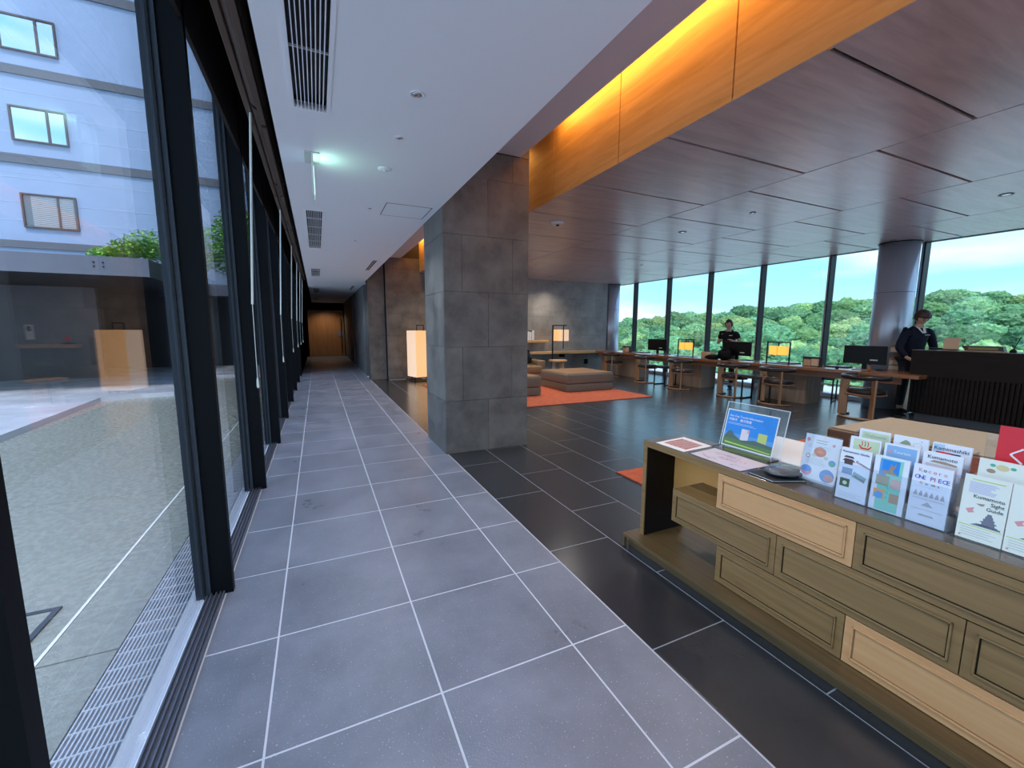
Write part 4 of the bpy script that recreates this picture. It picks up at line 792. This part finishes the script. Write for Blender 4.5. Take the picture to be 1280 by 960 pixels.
pb = wthing('pen_stand', 'small dark pen stand with one pen left of the nearest monitor', 'pen stand', (8.4, 4.28, .722)); MB().lathe([(.03, 0), (.02, .03), (.012, .04)], (8.42, 4.30, .7225), 14).build('base', BLACK, pb, True); MB().bar((8.42, 4.30, .75), (8.43, 4.27, .90), .008).build('pen', BLACK, pb)
cp_ = wthing('stamp_bottle', 'small amber bottle in front of the nearest monitor', 'bottle', (8.35, 3.80, .722)); MB().lathe([(.025, 0), (.027, .05), (.015, .07), (.015, .10)], (8.38, 3.80, .7225), 14).build('body', mat('amber_body', (.35, .14, .04), .3), cp_, True); MB().cyl((8.38, 3.80, .8225), (8.38, 3.80, .84), .017).build('cap', BLACK, cp_)
# black bag on the desk edge by the fourth chair
bgm = mat('black_nylon', (.005, .005, .006), .7, nscale=20, namt=.2, bump=.5, spec=.15)
hb_ = wthing('rucksack', 'crumpled black rucksack on the desk edge in front of the woman', 'bag', (8.2, 6.75, .72)); g = MB(); g.ico((8.36, 6.55, .845), .16, 3, (.8, 1.0, .85), .3, 5, 2.5); g.ico((8.34, 6.85, .77), .10, 3, (1, 1.8, .6), .3, 6, 3); g.build('body', bgm, hb_, True); MB().tube([(8.3, 6.5, .95), (8.25, 6.45, 1.01), (8.27, 6.6, 1.02), (8.33, 6.6, .96)], .012).build('strap', bgm, hb_, True)
# ---------------- barrel chairs ----------------
CHW = wood_mat('chair_walnut', (.26, .125, .06), (.38, .20, .10), .35, 'z', 1, .5, .2, .2, .5, .05, 12); RAIL = mat('dark_leather', (.022, .014, .012), .28)
def arc(r, a0, a1, z, n=18): return [(r*math.cos(a0+(a1-a0)*i/n), r*math.sin(a0+(a1-a0)*i/n), z) for i in range(n+1)]
def make_chair(l, loc, rz, wide=True):
    t = thing('barrel_chair', l, 'chair', loc, rz, 'barrel chairs at the long desk')
    MB().tube(arc(.30, PI*.5-.35, PI*1.5+.35, .665, 22), .038, 10).build('back_rail', RAIL, t, True)
    for s in (-1, 1):
        a = PI+s*math.radians(62); c, q = math.cos(a), math.sin(a); m = Matrix.Translation((.29*c, .29*q, 0)) @ Matrix.Rotation(a, 4, 'Z')
        MB().box(-.075, .05, -.014, .014, .02, .64, .004, M=m).build('side_board', CHW, t)
    MB().lathe([(.235, .395), (.25, .41), (.25, .455), (.22, .47), (.001, .475)], (.02, 0, 0), 28).build('seat', RAIL, t, True)
    MB().lathe([(.20, .37), (.255, .375), (.255, .394), (.20, .394)], (.02, 0, 0), 28).build('seat_rim', CHW, t, True)
    MB().tube(arc(.30, PI*.5-.2, PI*1.5+.2, .015, 22), .016, 8).build('floor_ring', CHW, t, True)
    MB().box(-.14, -.10, -.25, .25, .345, .372).build('seat_support', CHW, t)
    MB().tube(arc(.245, PI*.6, PI*1.4, .52, 14), .010, 6).build('back_band', CHW, t, True)
    return t
spots = [(8.02, 10.05, 'chair at the far end of the desk beside the ottoman'), (7.98, 8.60, 'second barrel chair from the far end'), (7.86, 7.30, 'barrel chair in front of the framed lamp between far monitors'), (7.98, 6.0, 'barrel chair in front of the middle monitor and rucksack'), (7.93, 5.02, 'barrel chair in front of the second framed lamp'), (7.95, 3.62, 'nearest and largest barrel chair beside the black counter')]
ch0 = make_chair('dark walnut barrel '+spots[0][2], (spots[0][0], spots[0][1], 0), -.3)
for (x, y, l) in spots[1:]: place(ch0, 'dark walnut '+l, (x, y, 0), -.3+random.uniform(-.06, .06))
# slim black framed stools under the desk
def make_stool(l, loc, rz=0):
    t = thing('framed_stool', l, 'stool', loc, rz, 'black framed stools at the desk')
    MB().box(-.2, .2, -.2, .2, .43, .49, .01).build('seat', RAIL, t)
    for a in (-.18, .18):
        for b in (-.18, .18): MB().box(a-.012, a+.012, b-.012, b+.012, 0, .43).build('leg', BLACK, t)
    MB().box(-.168, .168, -.192, -.168, .0, .025).build('floor_bar', BLACK, t); MB().box(-.168, .168, .168, .192, .0, .025).build('floor_bar', BLACK, t)
    return t
st0 = make_stool('black framed stool between the second and third barrel chairs', (8.0, 7.95, 0))
place(st0, 'black framed stool just right of the fourth barrel chair', (8.03, 5.52, 0), .1)
place(st0, 'black framed stool behind the desk near the round column', (9.2, 4.9, 0), .3)
# ---------------- reception counter ----------------
RCB = wood_mat('black_brown_wood', (.007, .004, .0035), (.016, .009, .007), .45, 'y', 1, .2, 0, .2, .5, 0, 14)
rc = wthing('reception_counter', 'tall black-brown reception counter with ribbed front at the right', 'counter', (8.8, 1, 0))
MB().box(8.45, 9.15, -3.0, 3.30, .70, 1.10, .004).build('upper_body', RCB, rc); MB().box(8.47, 9.13, -3.0, 3.28, .12, .70).build('lower_body', GAPM, rc)
MB().box(8.52, 9.1, -3.0, 3.2, 0, .12).build('plinth', mat('plinth_grey', (.08, .08, .09), .4), rc); MB().box(8.45, 9.15, -3.0, 3.30, 1.10, 1.108).build('counter_top', mat('counter_gloss', (.10, .09, .085), .12), rc)
rb_ = MB(); y = 3.27; k = 0
meR = MB().box(0, .022, 0, .034, .12, .70, .004).mesh('rib', RCB)
while y > -.6 and k < 90: link('rib', meR, rc, None, Vector((8.448, y-.034, 0))-WOFF[rc.name]); y -= .048; k += 1
def rcitem(name, l, cat, y, fn): 
    t = wthing(name, l, cat, (8.8, y, 1.108)); fn(t); return t
rcitem('tray', 'small round black dish on the reception counter beside the man', 'dish', 3.2, lambda t: MB().lathe([(.10, 0), (.12, .02), (.11, .02), (.09, .006)], (8.98, 3.19, 1.1085), 24).build('dish', BLACK, t, True))
def cardst(t):
    m = Matrix.Translation((8.9, 3.02, 1.109)) @ Matrix.Rotation(.25, 4, 'Y'); MB().box(0, .01, -.09, .09, 0, .19, M=m).build('card', mat('kraft_card2', (.62, .42, .28), .6), t); MB().box(8.86, 8.96, 2.93, 3.11, 1.1085, 1.118).build('foot', BLACK, t)
rcitem('card_stand', 'tilted kraft card stand on the reception counter', 'card', 3.02, cardst)
def tray2(t):
    MB().poly([(2.38, 1.112), (2.40, 1.185), (2.82, 1.185), (2.77, 1.112)], 0, .10, Matrix(((0, 0, 1, 8.64), (1, 0, 0, 0), (0, 1, 0, 0), (0, 0, 0, 1)))).build('box', mat('tray_brown', (.05, .035, .025), .4), t); MB().box(8.636, 8.64, 2.44, 2.74, 1.13, 1.165).build('plate', mat('brass_dull', (.25, .18, .08), .4, .5), t); MB().box(8.60, 8.8, 2.36, 2.80, 1.1085, 1.114).build('foot', OAK, t)
rcitem('name_box', 'long dark wooden box with a brass plate on the reception counter', 'box', 2.6, tray2)
def pen2(t):
    MB().lathe([(.035, 0), (.03, .03), (.012, .05)], (8.65, 2.30, 1.1085), 16).build('base', BLACK, t, True); MB().bar((8.65, 2.30, 1.15), (8.66, 2.25, 1.32), .010).build('pen', BLACK, t)
rcitem('pen_stand', 'black pen stand with an upright pen on the reception counter', 'pen stand', 2.3, pen2)
rkk = wthing('paper_rack', 'pale wooden pigeonhole rack between the nearest monitor and the man', 'rack', (9.25, 3.9, 0))
MB().box(9.22, 9.42, 3.62, 3.64, 0, 1.17).box(9.22, 9.42, 4.06, 4.08, 0, 1.17).box(9.41, 9.42, 3.64, 4.06, 0, 1.17).build('frame', OAK, rkk)
for z in (.70, .80, .90, 1.02, 1.15): MB().box(9.22, 9.41, 3.64, 4.06, z, z+.012).build('shelf', OAK, rkk)
for z in (.712, .812, 1.032): MB().box(9.225, 9.40, 3.66, 4.04, z, z+.07).build('paper_stack', mat('peach_paper', (.75, .58, .46), .6), rkk)
# =============== PEOPLE ===============
def skin(name, V, E, R, m, parent, sub=2, label=None):
    """one smooth surface grown around connected joints"""
    me = bpy.data.meshes.new(name); me.from_pydata([Vector(v) for v in V], E, []); o = bpy.data.objects.new(name, me); COL.objects.link(o)
    o.modifiers.new('s', 'SKIN'); sk = me.skin_vertices[0] if me.skin_vertices else None
    for i, r in enumerate(R): sk.data[i].radius = r if isinstance(r, tuple) else (r, r)
    sk.data[0].use_root = True
    s = o.modifiers.new('u', 'SUBSURF'); s.levels = sub; s.render_levels = sub
    dg = bpy.context.evaluated_depsgraph_get(); dg.update(); nm = bpy.data.meshes.new_from_object(o.evaluated_get(dg)); bpy.data.objects.remove(o)
    nm.materials.clear(); nm.materials.append(m); nm.shade_smooth(); return link(name, nm, parent, label)
SKIN = mat('skin', (.50, .30, .21), .55)
def head(parent, c, face, m=SKIN, tilt=0, s=1.0):
    """a head with brow, nose, lips, chin and ears; face = yaw of the look direction"""
    bm = bmesh.new(); bmesh.ops.create_icosphere(bm, subdivisions=4, radius=1)
    for v in bm.verts:
        x, y, z = v.co; px, py, pz = x*.092, y*.074, z*.118
        if z < 0: py *= 1-.28*(-z)**1.3; px *= (1-.10*(-z)) if x > 0 else (1-.35*(-z))
        if x > .4: px -= .004
        n = math.exp(-((y/.13)**2+((z+.12)/.16)**2)); 
        if x > 0: px += .020*n*(1 if z < 0 else .7); px += .006*math.exp(-((y/.30)**2+((z+.45)/.07)**2)); px += .007*math.exp(-((y/.3)**2+((z+.82)/.16)**2)); px += .005*math.exp(-(((abs(y)-.35)/.2)**2+((z-.22)/.10)**2)); px -= .008*math.exp(-(((abs(y)-.38)/.16)**2+((z-.02)/.12)**2))
        v.co = (px, py, pz)
    M_ = Matrix.Translation(c) @ Matrix.Rotation(face, 4, 'Z') @ Matrix.Rotation(tilt, 4, 'Y') @ Matrix.Scale(s, 4); return bm, M_
def person(label, base, H, face, P, jacket, trousers, hairm, hairf, sleeves, facetilt, collar=None, cat='person', shoe=BLACK):
    """P: dict of joints in metres in the person's own frame (x forward, y left)"""
    t = thing('person', label, cat, base, face)
    V, E, R = [], [], []
    def a(p, r, par=None): V.append(p); R.append(r); (E.append((par, len(V)-1)) if par is not None else None); return len(V)-1
    hip = a(P['hip'], (.10, .08)); wa = a(P['waist'], (.08, .06), hip); chst = a(P['chest'], (.085, .06), wa); nk0 = a(P['neckb'], (.045, .045), chst); nk1 = a(P['neck'], (.05, .05), nk0); hd = a(P['head'], (.045, .05), nk1)
    for s in 'LR':
        cb = a(tuple(Vector(P['neckb']).lerp(Vector(P['sh'+s]), .55)+Vector((0, 0, -.06))), .032, nk0); sh = a(tuple(Vector(P['sh'+s])+Vector((0, 0, -.03))), .034, cb); el = a(P['el'+s], .042, sh); wr = a(P['wr'+s], .026, el); pm = a(P['pm'+s], (.038, .018), wr)
        d = (Vector(P['pm'+s])-Vector(P['wr'+s])).normalized(); sd_ = Vector((0, 0, 1)).cross(d).normalized() if abs(d.z) < .9 else Vector((1, 0, 0)); dn = d.cross(sd_)
        for q, L in ((-.030, .065), (-.010, .075), (.010, .070), (.029, .055)):
            b_ = Vector(P['pm'+s])+sd_*q+d*.02; m1 = a(tuple(b_+d*L*.45), .009, pm); a(tuple(b_+d*L*.8-Vector((0, 0, .02))), .008, m1)
        th = Vector(P['pm'+s])+sd_*(.035 if s == 'L' else -.035); a(tuple(th+d*.03), .010, pm)
        h2 = a(P['hj'+s], .06, hip); kn = a(P['kn'+s], .055, h2); an = a(P['an'+s], .038, kn); a(P['to'+s], (.04, .03), an)
    bd = skin('body', V, E, R, SKIN, t)
    bm, M_ = head(t, P['headc'], 0, SKIN, facetilt); me = bpy.data.meshes.new('head'); bm.transform(M_); bm.to_mesh(me); bm.free(); me.materials.append(SKIN); me.shade_smooth(); hdo = link('head', me, t)
    g = MB()
    for s in (-1, 1): g.ico((.082, s*.030, .004), .010, 2)
    for v in g.bm.verts: v.co = M_ @ v.co
    g.build('eyes', INK, hdo, True)
    g = MB()
    for s in (-1, 1): g.ico((-.004, s*.074, -.012), .026, 2, (.6, .35, 1))
    for v in g.bm.verts: v.co = M_ @ v.co
    g.build('ears', SKIN, hdo, True)
    g = MB().box(.083, .089, -.022, .022, -.054, -.048)
    for v in g.bm.verts: v.co = M_ @ v.co
    g.build('mouth', mat('skin_warm', (.42, .18, .14), .5), hdo, True)
    bm = bmesh.new(); bmesh.ops.create_icosphere(bm, subdivisions=4, radius=1)
    for v in bm.verts: hairf(v)
    bm.transform(M_); me = bpy.data.meshes.new('hair'); bm.to_mesh(me); bm.free(); me.materials.append(hairm); me.shade_smooth(); link('hair', me, t)
    # upper garment
    V2, E2, R2 = [], [], []
    def c(p, r, par=None): V2.append(p); R2.append(r); (E2.append((par, len(V2)-1)) if par is not None else None); return len(V2)-1
    g0 = c(P['hem'], (.165, .125)); g1 = c(P['waist'], (.145, .11), g0); g2 = c(P['chest'], (.172, .125), g1); g3 = c(P['neckb'], (.088, .078), g2); c(tuple(Vector(P['neckb']).lerp(Vector(P['neck']), .55)), (.062, .062), g3)
    for s in 'LR':
        cl = c(tuple(Vector(P['neckb']).lerp(Vector(P['sh'+s]), .55)+Vector((0, 0, -.035))), .082, g3); q1 = c(tuple(Vector(P['sh'+s])+Vector((0, 0, -.015))), .072, cl); e = Vector(P['el'+s]); q = Vector(P['sh'+s])
        if sleeves == 'short': c(tuple(q.lerp(e, .62)), .062, q1)
        else: q2 = c(tuple(e), .058, q1); c(tuple(e.lerp(Vector(P['wr'+s]), .93)), .042, q2)
    up_ = skin('jacket' if sleeves != 'short' else 'shirt', V2, E2, R2, jacket, t)
    V3, E3, R3 = [], [], []
    def d_(p, r, par=None): V3.append(p); R3.append(r); (E3.append((par, len(V3)-1)) if par is not None else None); return len(V3)-1
    z0 = d_(P['hip'], (.15, .115))
    for s in 'LR':
        y1 = d_(P['hj'+s], .10, z0); y2 = d_(P['kn'+s], .072, y1); d_(tuple(Vector(P['an'+s])+Vector((0, 0, .03))), .062, y2)
    skin('trousers', V3, E3, R3, trousers, t)
    for s in 'LR':
        an = Vector(P['an'+s]); g = MB(); g.ico((an.x+.055, an.y, .045), .13, 2, (1, .40, .36)); 
        for v in g.bm.verts: v.co.z = max(v.co.z, .001)
        g.build('shoe', shoe, t, True)
    return t, up_, hdo
def pose(h, lean_=0, armL=None, armR=None, bow=.0):
    k = h/1.7; P = {}
    P['hip'] = (0, 0, .92*k); P['waist'] = (lean_*.3, 0, 1.08*k); P['chest'] = (lean_*.8, 0, 1.27*k); P['neckb'] = (lean_*1.1, 0, 1.43*k); P['neck'] = (lean_*1.2+.01, 0, 1.49*k); P['head'] = (lean_*1.3+.02, 0, 1.56*k); P['headc'] = (lean_*1.3+.035, 0, 1.585*k)
    P['hem'] = (0, 0, .86*k)
    for s, sg_ in (('L', 1), ('R', -1)):
        P['sh'+s] = (lean_*1.05, sg_*.168*k, 1.385*k); P['hj'+s] = (0, sg_*.09*k, .86*k); P['kn'+s] = (.015, sg_*.10*k, .48*k); P['an'+s] = (0, sg_*.11*k, .08*k); P['to'+s] = (.12, sg_*.12*k, .035)
    for s, A in (('L', armL), ('R', armR)): P['el'+s], P['wr'+s], P['pm'+s] = A
    return P
# woman behind the desk, looking down at what she holds; she faces the lobby (towards -x)
Pw = pose(1.63, .06, armL=((.04, .25, 1.10), (.22, .16, 1.13), (.28, .12, 1.16)), armR=((.05, -.24, 1.08), (.24, -.14, 1.12), (.30, -.10, 1.15)))
def hairw(v):
    x, y, z = v.co; px, py, pz = x*.104-.008, y*.088, z*.126+.010
    if x > .30 and z < .42+.35*abs(y): px = min(px, .035)
    if z < -.35: pz = -.045+(z+.35)*.05; py *= .9
    v.co = (px, py, pz)
wm, shirt, wh = person('woman in a black short-sleeved T-shirt looking down behind the desk', (9.04, 6.98, 0), 1.63, PI+.35, Pw, mat('tshirt_black', (.008, .008, .012), .8, spec=.2), mat('trousers_black', (.015, .015, .02), .8), mat('hair_dark_brown', (.035, .02, .015), .5), hairw, 'short', .35)
hc = Pw['headc']; MB().ico((hc[0]-.105, 0, hc[2]-.03), .04, 2, (1.3, .8, .9)).build('hair_bun', MATS['hair_dark_brown'], wm, True)
g = MB(); g.box(.150, .158, .035, .105, 1.262, 1.276); g.build('chest_print', mat('shirt_print', (.7, .7, .68), .6), wm)
# man beside the round column, head bowed, hands on the counter
Pm = pose(1.72, .05, armL=((.05, .27, 1.12), (.17, .24, .93), (.24, .22, .90)), armR=((.05, -.27, 1.12), (.19, -.22, .95), (.26, -.20, .93)))
def hairm_(v):
    x, y, z = v.co; k = 1+.05*noise.noise(v.co*4); px, py, pz = x*.118*k-.004, y*.105*k, z*.128*k+.022
    if x > .25 and z < .12: px = min(px, .02)
    if z < -.15: pz = -.004+(z+.15)*.06; 
    v.co = (px, py, pz)
mn, jk, mh = person('man in a dark navy jacket with bowed head behind the reception counter', (9.12, 3.55, 0), 1.72, -PI*.5-.55, Pm, mat('jacket_navy', (.006, .009, .022), .7, spec=.2), mat('trousers_navy', (.012, .014, .025), .8), mat('hair_brown', (.05, .022, .018), .5), hairm_, 'long', .45)
g = MB()
for s in (-1, 1): g.bar((.085, s*.052, 1.475), (.175, s*.012, 1.36), .030, .010)
g.build('collar', mat('shirt_white', (.7, .7, .74), .6), mn)
g = MB(); g.box(.155, .170, .03, .10, 1.325, 1.335); g.build('name_badge', mat('badge', (.6, .55, .5), .4), mn)
# =============== PLANTS ===============
LEAF = mat('maple_green', (.26, .50, .08), .5, nscale=2.5, namt=.35); LEAFD = mat('leaf_dark_green', (.03, .09, .025), .5, nscale=2, namt=.4); BARK = mat('bark', (.08, .055, .04), .9)
def leafy(name, label, base, blobs, m, n, ls, trunk=None):
    t = wthing(name, label, 'tree', base); rr = random.Random(int(base[0]*10+base[1])); bm = bmesh.new()
    for i in range(n):
        c, R_, sc = blobs[rr.randrange(len(blobs))]; d = Vector((rr.gauss(0, 1), rr.gauss(0, 1), rr.gauss(0, 1))).normalized()*R_*(rr.random()**.4); p = Vector(c)+Vector((d.x, d.y, d.z*sc))
        u = Vector((rr.uniform(-1, 1), rr.uniform(-1, 1), rr.uniform(-.5, .5))).normalized(); w = u.cross(Vector((rr.uniform(-.4, .4), rr.uniform(-.4, .4), 1))).normalized(); L = ls*rr.uniform(.6, 1.3)
        v = [bm.verts.new(p-u*L), bm.verts.new(p+w*L*.45), bm.verts.new(p+u*L), bm.verts.new(p-w*L*.45)]; bm.faces.new(v)
    me = bpy.data.meshes.new('foliage'); bm.to_mesh(me); bm.free(); me.materials.append(m); o = link('foliage', me, t); o['kind'] = 'stuff'
    for (p, q, r0, r1) in (trunk or [((base[0], base[1], base[2]), (blobs[0][0][0], blobs[0][0][1], blobs[0][0][2]), .05, .02)]): MB().cyl(p, q, r0, r1, 8).build('trunk' if (p[2] < .5) else 'branch', BARK, t)
leafy('maple_tree', 'bright green maple rising behind the pavilion roof edge', (-3.9, 18.3, 0), [((-5.35, 18.3, 3.9), .75, .6), ((-4.9, 18.3, 4.1), .8, .7), ((-6.1, 18.3, 3.7), .5, .6), ((-4.2, 18.3, 3.6), .5, .4)], LEAF, 5200, .07, [((-5.1, 18.3, 0), (-5.1, 18.3, 3.8), .07, .04)])
leafy('maple_tree', 'light green tree seen between the first two glass wall posts', (-3.0, 18.9, 0), [((-3.0, 18.9, 4.2), 1.0, .9), ((-2.4, 18.9, 5.0), .9, .9), ((-2.2, 19.2, 4.1), .9, .9)], LEAF, 6000, .08, [((-2.8, 18.9, 0), (-2.6, 18.9, 4.4), .08, .04)])
leafy('dark_tree', 'dark green tree behind the light green one near the hotel wing', (-1.8, 19.8, 0), [((-2.3, 19.9, 5.0), .9, 1), ((-2.1, 19.9, 4.3), .8, 1)], LEAFD, 6000, .09, [((-2.2, 19.9, 0), (-2.2, 19.9, 4.8), .09, .05)])
# =============== FOREST HILL ===============
SKY_PX = [(776, 396), (796, 390.5), (841, 389), (861, 386.5), (894, 386.5), (951, 377.5), (1028, 372.7), (1093, 369), (1158, 359), (1178, 353), (1211, 352), (1243, 357), (1254, 367), (1268, 364), (1290, 357)]
def pdir(x, y): return (fw+rt*((x-640)/FPX)-up*((y-480)/FPX))
prof = []
for (x, y) in SKY_PX:
    d = pdir(x, y); prof.append((math.atan2(d.y, d.x), d.z/math.hypot(d.x, d.y)))
prof.sort(); prof = [(prof[0][0]-.9, prof[0][1]-.01), (prof[0][0]-.3, prof[0][1]+.02)]+prof+[(prof[-1][0]+.3, prof[-1][1]-.02), (prof[-1][0]+.9, prof[-1][1]-.03)]
def elev(a):
    for (a0, e0), (a1, e1) in zip(prof, prof[1:]):
        if a0 <= a <= a1: return e0+(e1-e0)*(a-a0)/(a1-a0)
    return prof[0][1] if a < prof[0][0] else prof[-1][1]
D0, D1 = 60, 190
def hillz(a, d):
    k = (d-D0)/(D1-D0); top = CAMH+elev(a)*D1-4.2; k2 = min(max(k, 0), 1); return -15+(top+15)*(k2**.85)
GRD = mat('forest_floor', (.03, .06, .015), .95)
bm = bmesh.new(); A0, A1, NA, NDd = prof[0][0], prof[-1][0], 60, 16; grid = []
for i in range(NA+1):
    a = A0+(A1-A0)*i/NA; grid.append([bm.verts.new((d*math.cos(a), d*math.sin(a), hillz(a, min(d, D1))-(0 if d <= D1 else (d-D1)*.6))) for d in [D0+(D1-D0)*j/NDd for j in range(NDd+1)]+[D1+60]])
for i in range(NA):
    for j in range(NDd+1): bm.faces.new((grid[i][j], grid[i+1][j], grid[i+1][j+1], grid[i][j+1]))
me = bpy.data.meshes.new('hillside'); bm.to_mesh(me); bm.free(); me.materials.append(GRD); me.shade_smooth(); hl = link('trim_hillside', me); tag(hl, 'wooded hillside beyond the lounge windows', 'hill', None, 'structure')
low = struct('trim_valley', MB().box(11, 260, -250, 260, -16, -15), GRD, 'valley floor beyond the windows', 'ground')
def treemat(name, c1, c2, c3):
    m, t, b, out = newmat(name); geo = nd(t, 'ShaderNodeNewGeometry'); n = nd(t, 'ShaderNodeTexNoise'); n.inputs['Scale'].default_value = 1.0; n.inputs['Detail'].default_value = 9; n.inputs['Roughness'].default_value = .7; t.links.new(geo.outputs['Position'], n.inputs[0])
    r = ramp(t, [(.32, c1), (.5, c2), (.68, c3)]); t.links.new(n.outputs[0], r.inputs[0]); oi = nd(t, 'ShaderNodeObjectInfo'); hs = nd(t, 'ShaderNodeHueSaturation'); rr_ = ramp(t, [(0, .47), (1, .53)]); t.links.new(oi.outputs['Random'], rr_.inputs[0]); t.links.new(rr_.outputs[0], hs.inputs['Hue'])
    r2 = ramp(t, [(0, .65), (1, 1.35)]); mth = nd(t, 'ShaderNodeMath', operation='FRACT'); ml = nd(t, 'ShaderNodeMath', operation='MULTIPLY'); ml.inputs[1].default_value = 7.3; t.links.new(oi.outputs['Random'], ml.inputs[0]); t.links.new(ml.outputs[0], mth.inputs[0]); t.links.new(mth.outputs[0], r2.inputs[0]); t.links.new(r2.outputs[0], hs.inputs['Value'])
    t.links.new(r.outputs[0], hs.inputs['Color']); t.links.new(hs.outputs[0], b.inputs['Base Color']); b.inputs['Roughness'].default_value = .9; b.inputs['Specular IOR Level'].default_value = .1
    n2 = nd(t, 'ShaderNodeTexNoise'); n2.inputs['Scale'].default_value = 1.6; n2.inputs['Detail'].default_value = 6; t.links.new(geo.outputs['Position'], n2.inputs[0]); bp = nd(t, 'ShaderNodeBump'); bp.inputs['Strength'].default_value = 1; bp.inputs['Distance'].default_value = .8; t.links.new(n2.outputs[0], bp.inputs['Height']); t.links.new(bp.outputs[0], b.inputs['Normal']); return m
TM = [treemat('crown_green', (.07, .17, .10), (.18, .39, .17), (.40, .66, .30)), treemat('crown_yellow_green', (.12, .23, .09), (.30, .50, .18), (.52, .72, .32))]  # crown colours lifted and cooled, distance haze put into them
def crown(seed, m):
    bm = bmesh.new(); bmesh.ops.create_icosphere(bm, subdivisions=5, radius=1)
    for v in bm.verts:
        d = v.co.normalized(); o_ = Vector((seed*5.1, seed*2.3, seed)); k = 1+.25*noise.noise(d*1.7+o_)+.26*abs(noise.noise(d*4.5+o_))+.22*abs(noise.noise(d*10+o_))+.14*noise.noise(d*19+o_)
        v.co = Vector((d.x*k, d.y*k, d.z*k*.78 if d.z > 0 else d.z*k*.9))
    for s in range(10):
        a = 2*PI*s/10
    me = bpy.data.meshes.new('crown'); bm.to_mesh(me)
    b2 = MB(); b2.cyl((0, 0, -2.2), (0, 0, -.5), .09, .06, 6); bm2 = b2.bm; tmp = bpy.data.meshes.new('x'); bm2.to_mesh(tmp); bm.from_mesh(tmp); bm2.free(); bpy.data.meshes.remove(tmp); bm.to_mesh(me); bm.free(); me.materials.append(m); me.shade_smooth(); return me
CR = [crown(i+1, TM[0]) for i in range(4)]+[crown(i+7, TM[1]) for i in range(2)]
rr = random.Random(11); aL, aR = prof[2][0]-.08, prof[-3][0]+.10; cnt = 0; d = 70
rows = []
while d < D1+1: rows.append(d); d *= 1.088
for ri, d in enumerate(rows):
    da = 4.9/d*(1+.22*ri/len(rows)); a = aL+rr.random()*da
    while a < aR and cnt < 298:
        dd = d*rr.uniform(.96, 1.04) if ri < len(rows)-1 else d; R_ = rr.uniform(2.7, 4.2)*(1 if ri < len(rows)-1 else .85); me = CR[rr.choice([0, 1, 2, 3, 0, 1, 2, 3, 4, 5])]
        o = link('forest_tree', me, None, None, (dd*math.cos(a), dd*math.sin(a), hillz(a, dd)+R_*.25+(1.3 if ri < len(rows)-1 else 0)), rr.uniform(0, 6.28)); o.scale = (R_, R_, R_*rr.uniform(.85, 1.1))
        tone = 'yellow-green' if CR.index(me) > 3 else 'deep green'; zone = 'on the skyline of' if ri == len(rows)-1 else ('high on' if ri > len(rows)*.66 else ('halfway up' if ri > len(rows)*.33 else 'low on'))
        yb = 9.8*math.tan(a); bay = int((yb-2.335)//1.485); bay = ['window bay at the right picture edge', 'window bay right of the round column', 'second bay left of the round column', 'window bay above the card holder', 'window bay right of the woman', 'window bay holding the woman', 'window bay of the far monitor'][max(0, min(6, bay+1))] if bay < 6 else 'last window bay by the corner column'
        lb_ = '%s tree %s the hill, %s' % (tone, zone, bay)
        tag(o, lb_, 'tree', lb_.replace(' tree ', ' trees ')); cnt += 1; a += da*rr.uniform(.8, 1.2)
print('TREES', cnt, len(bpy.data.objects))
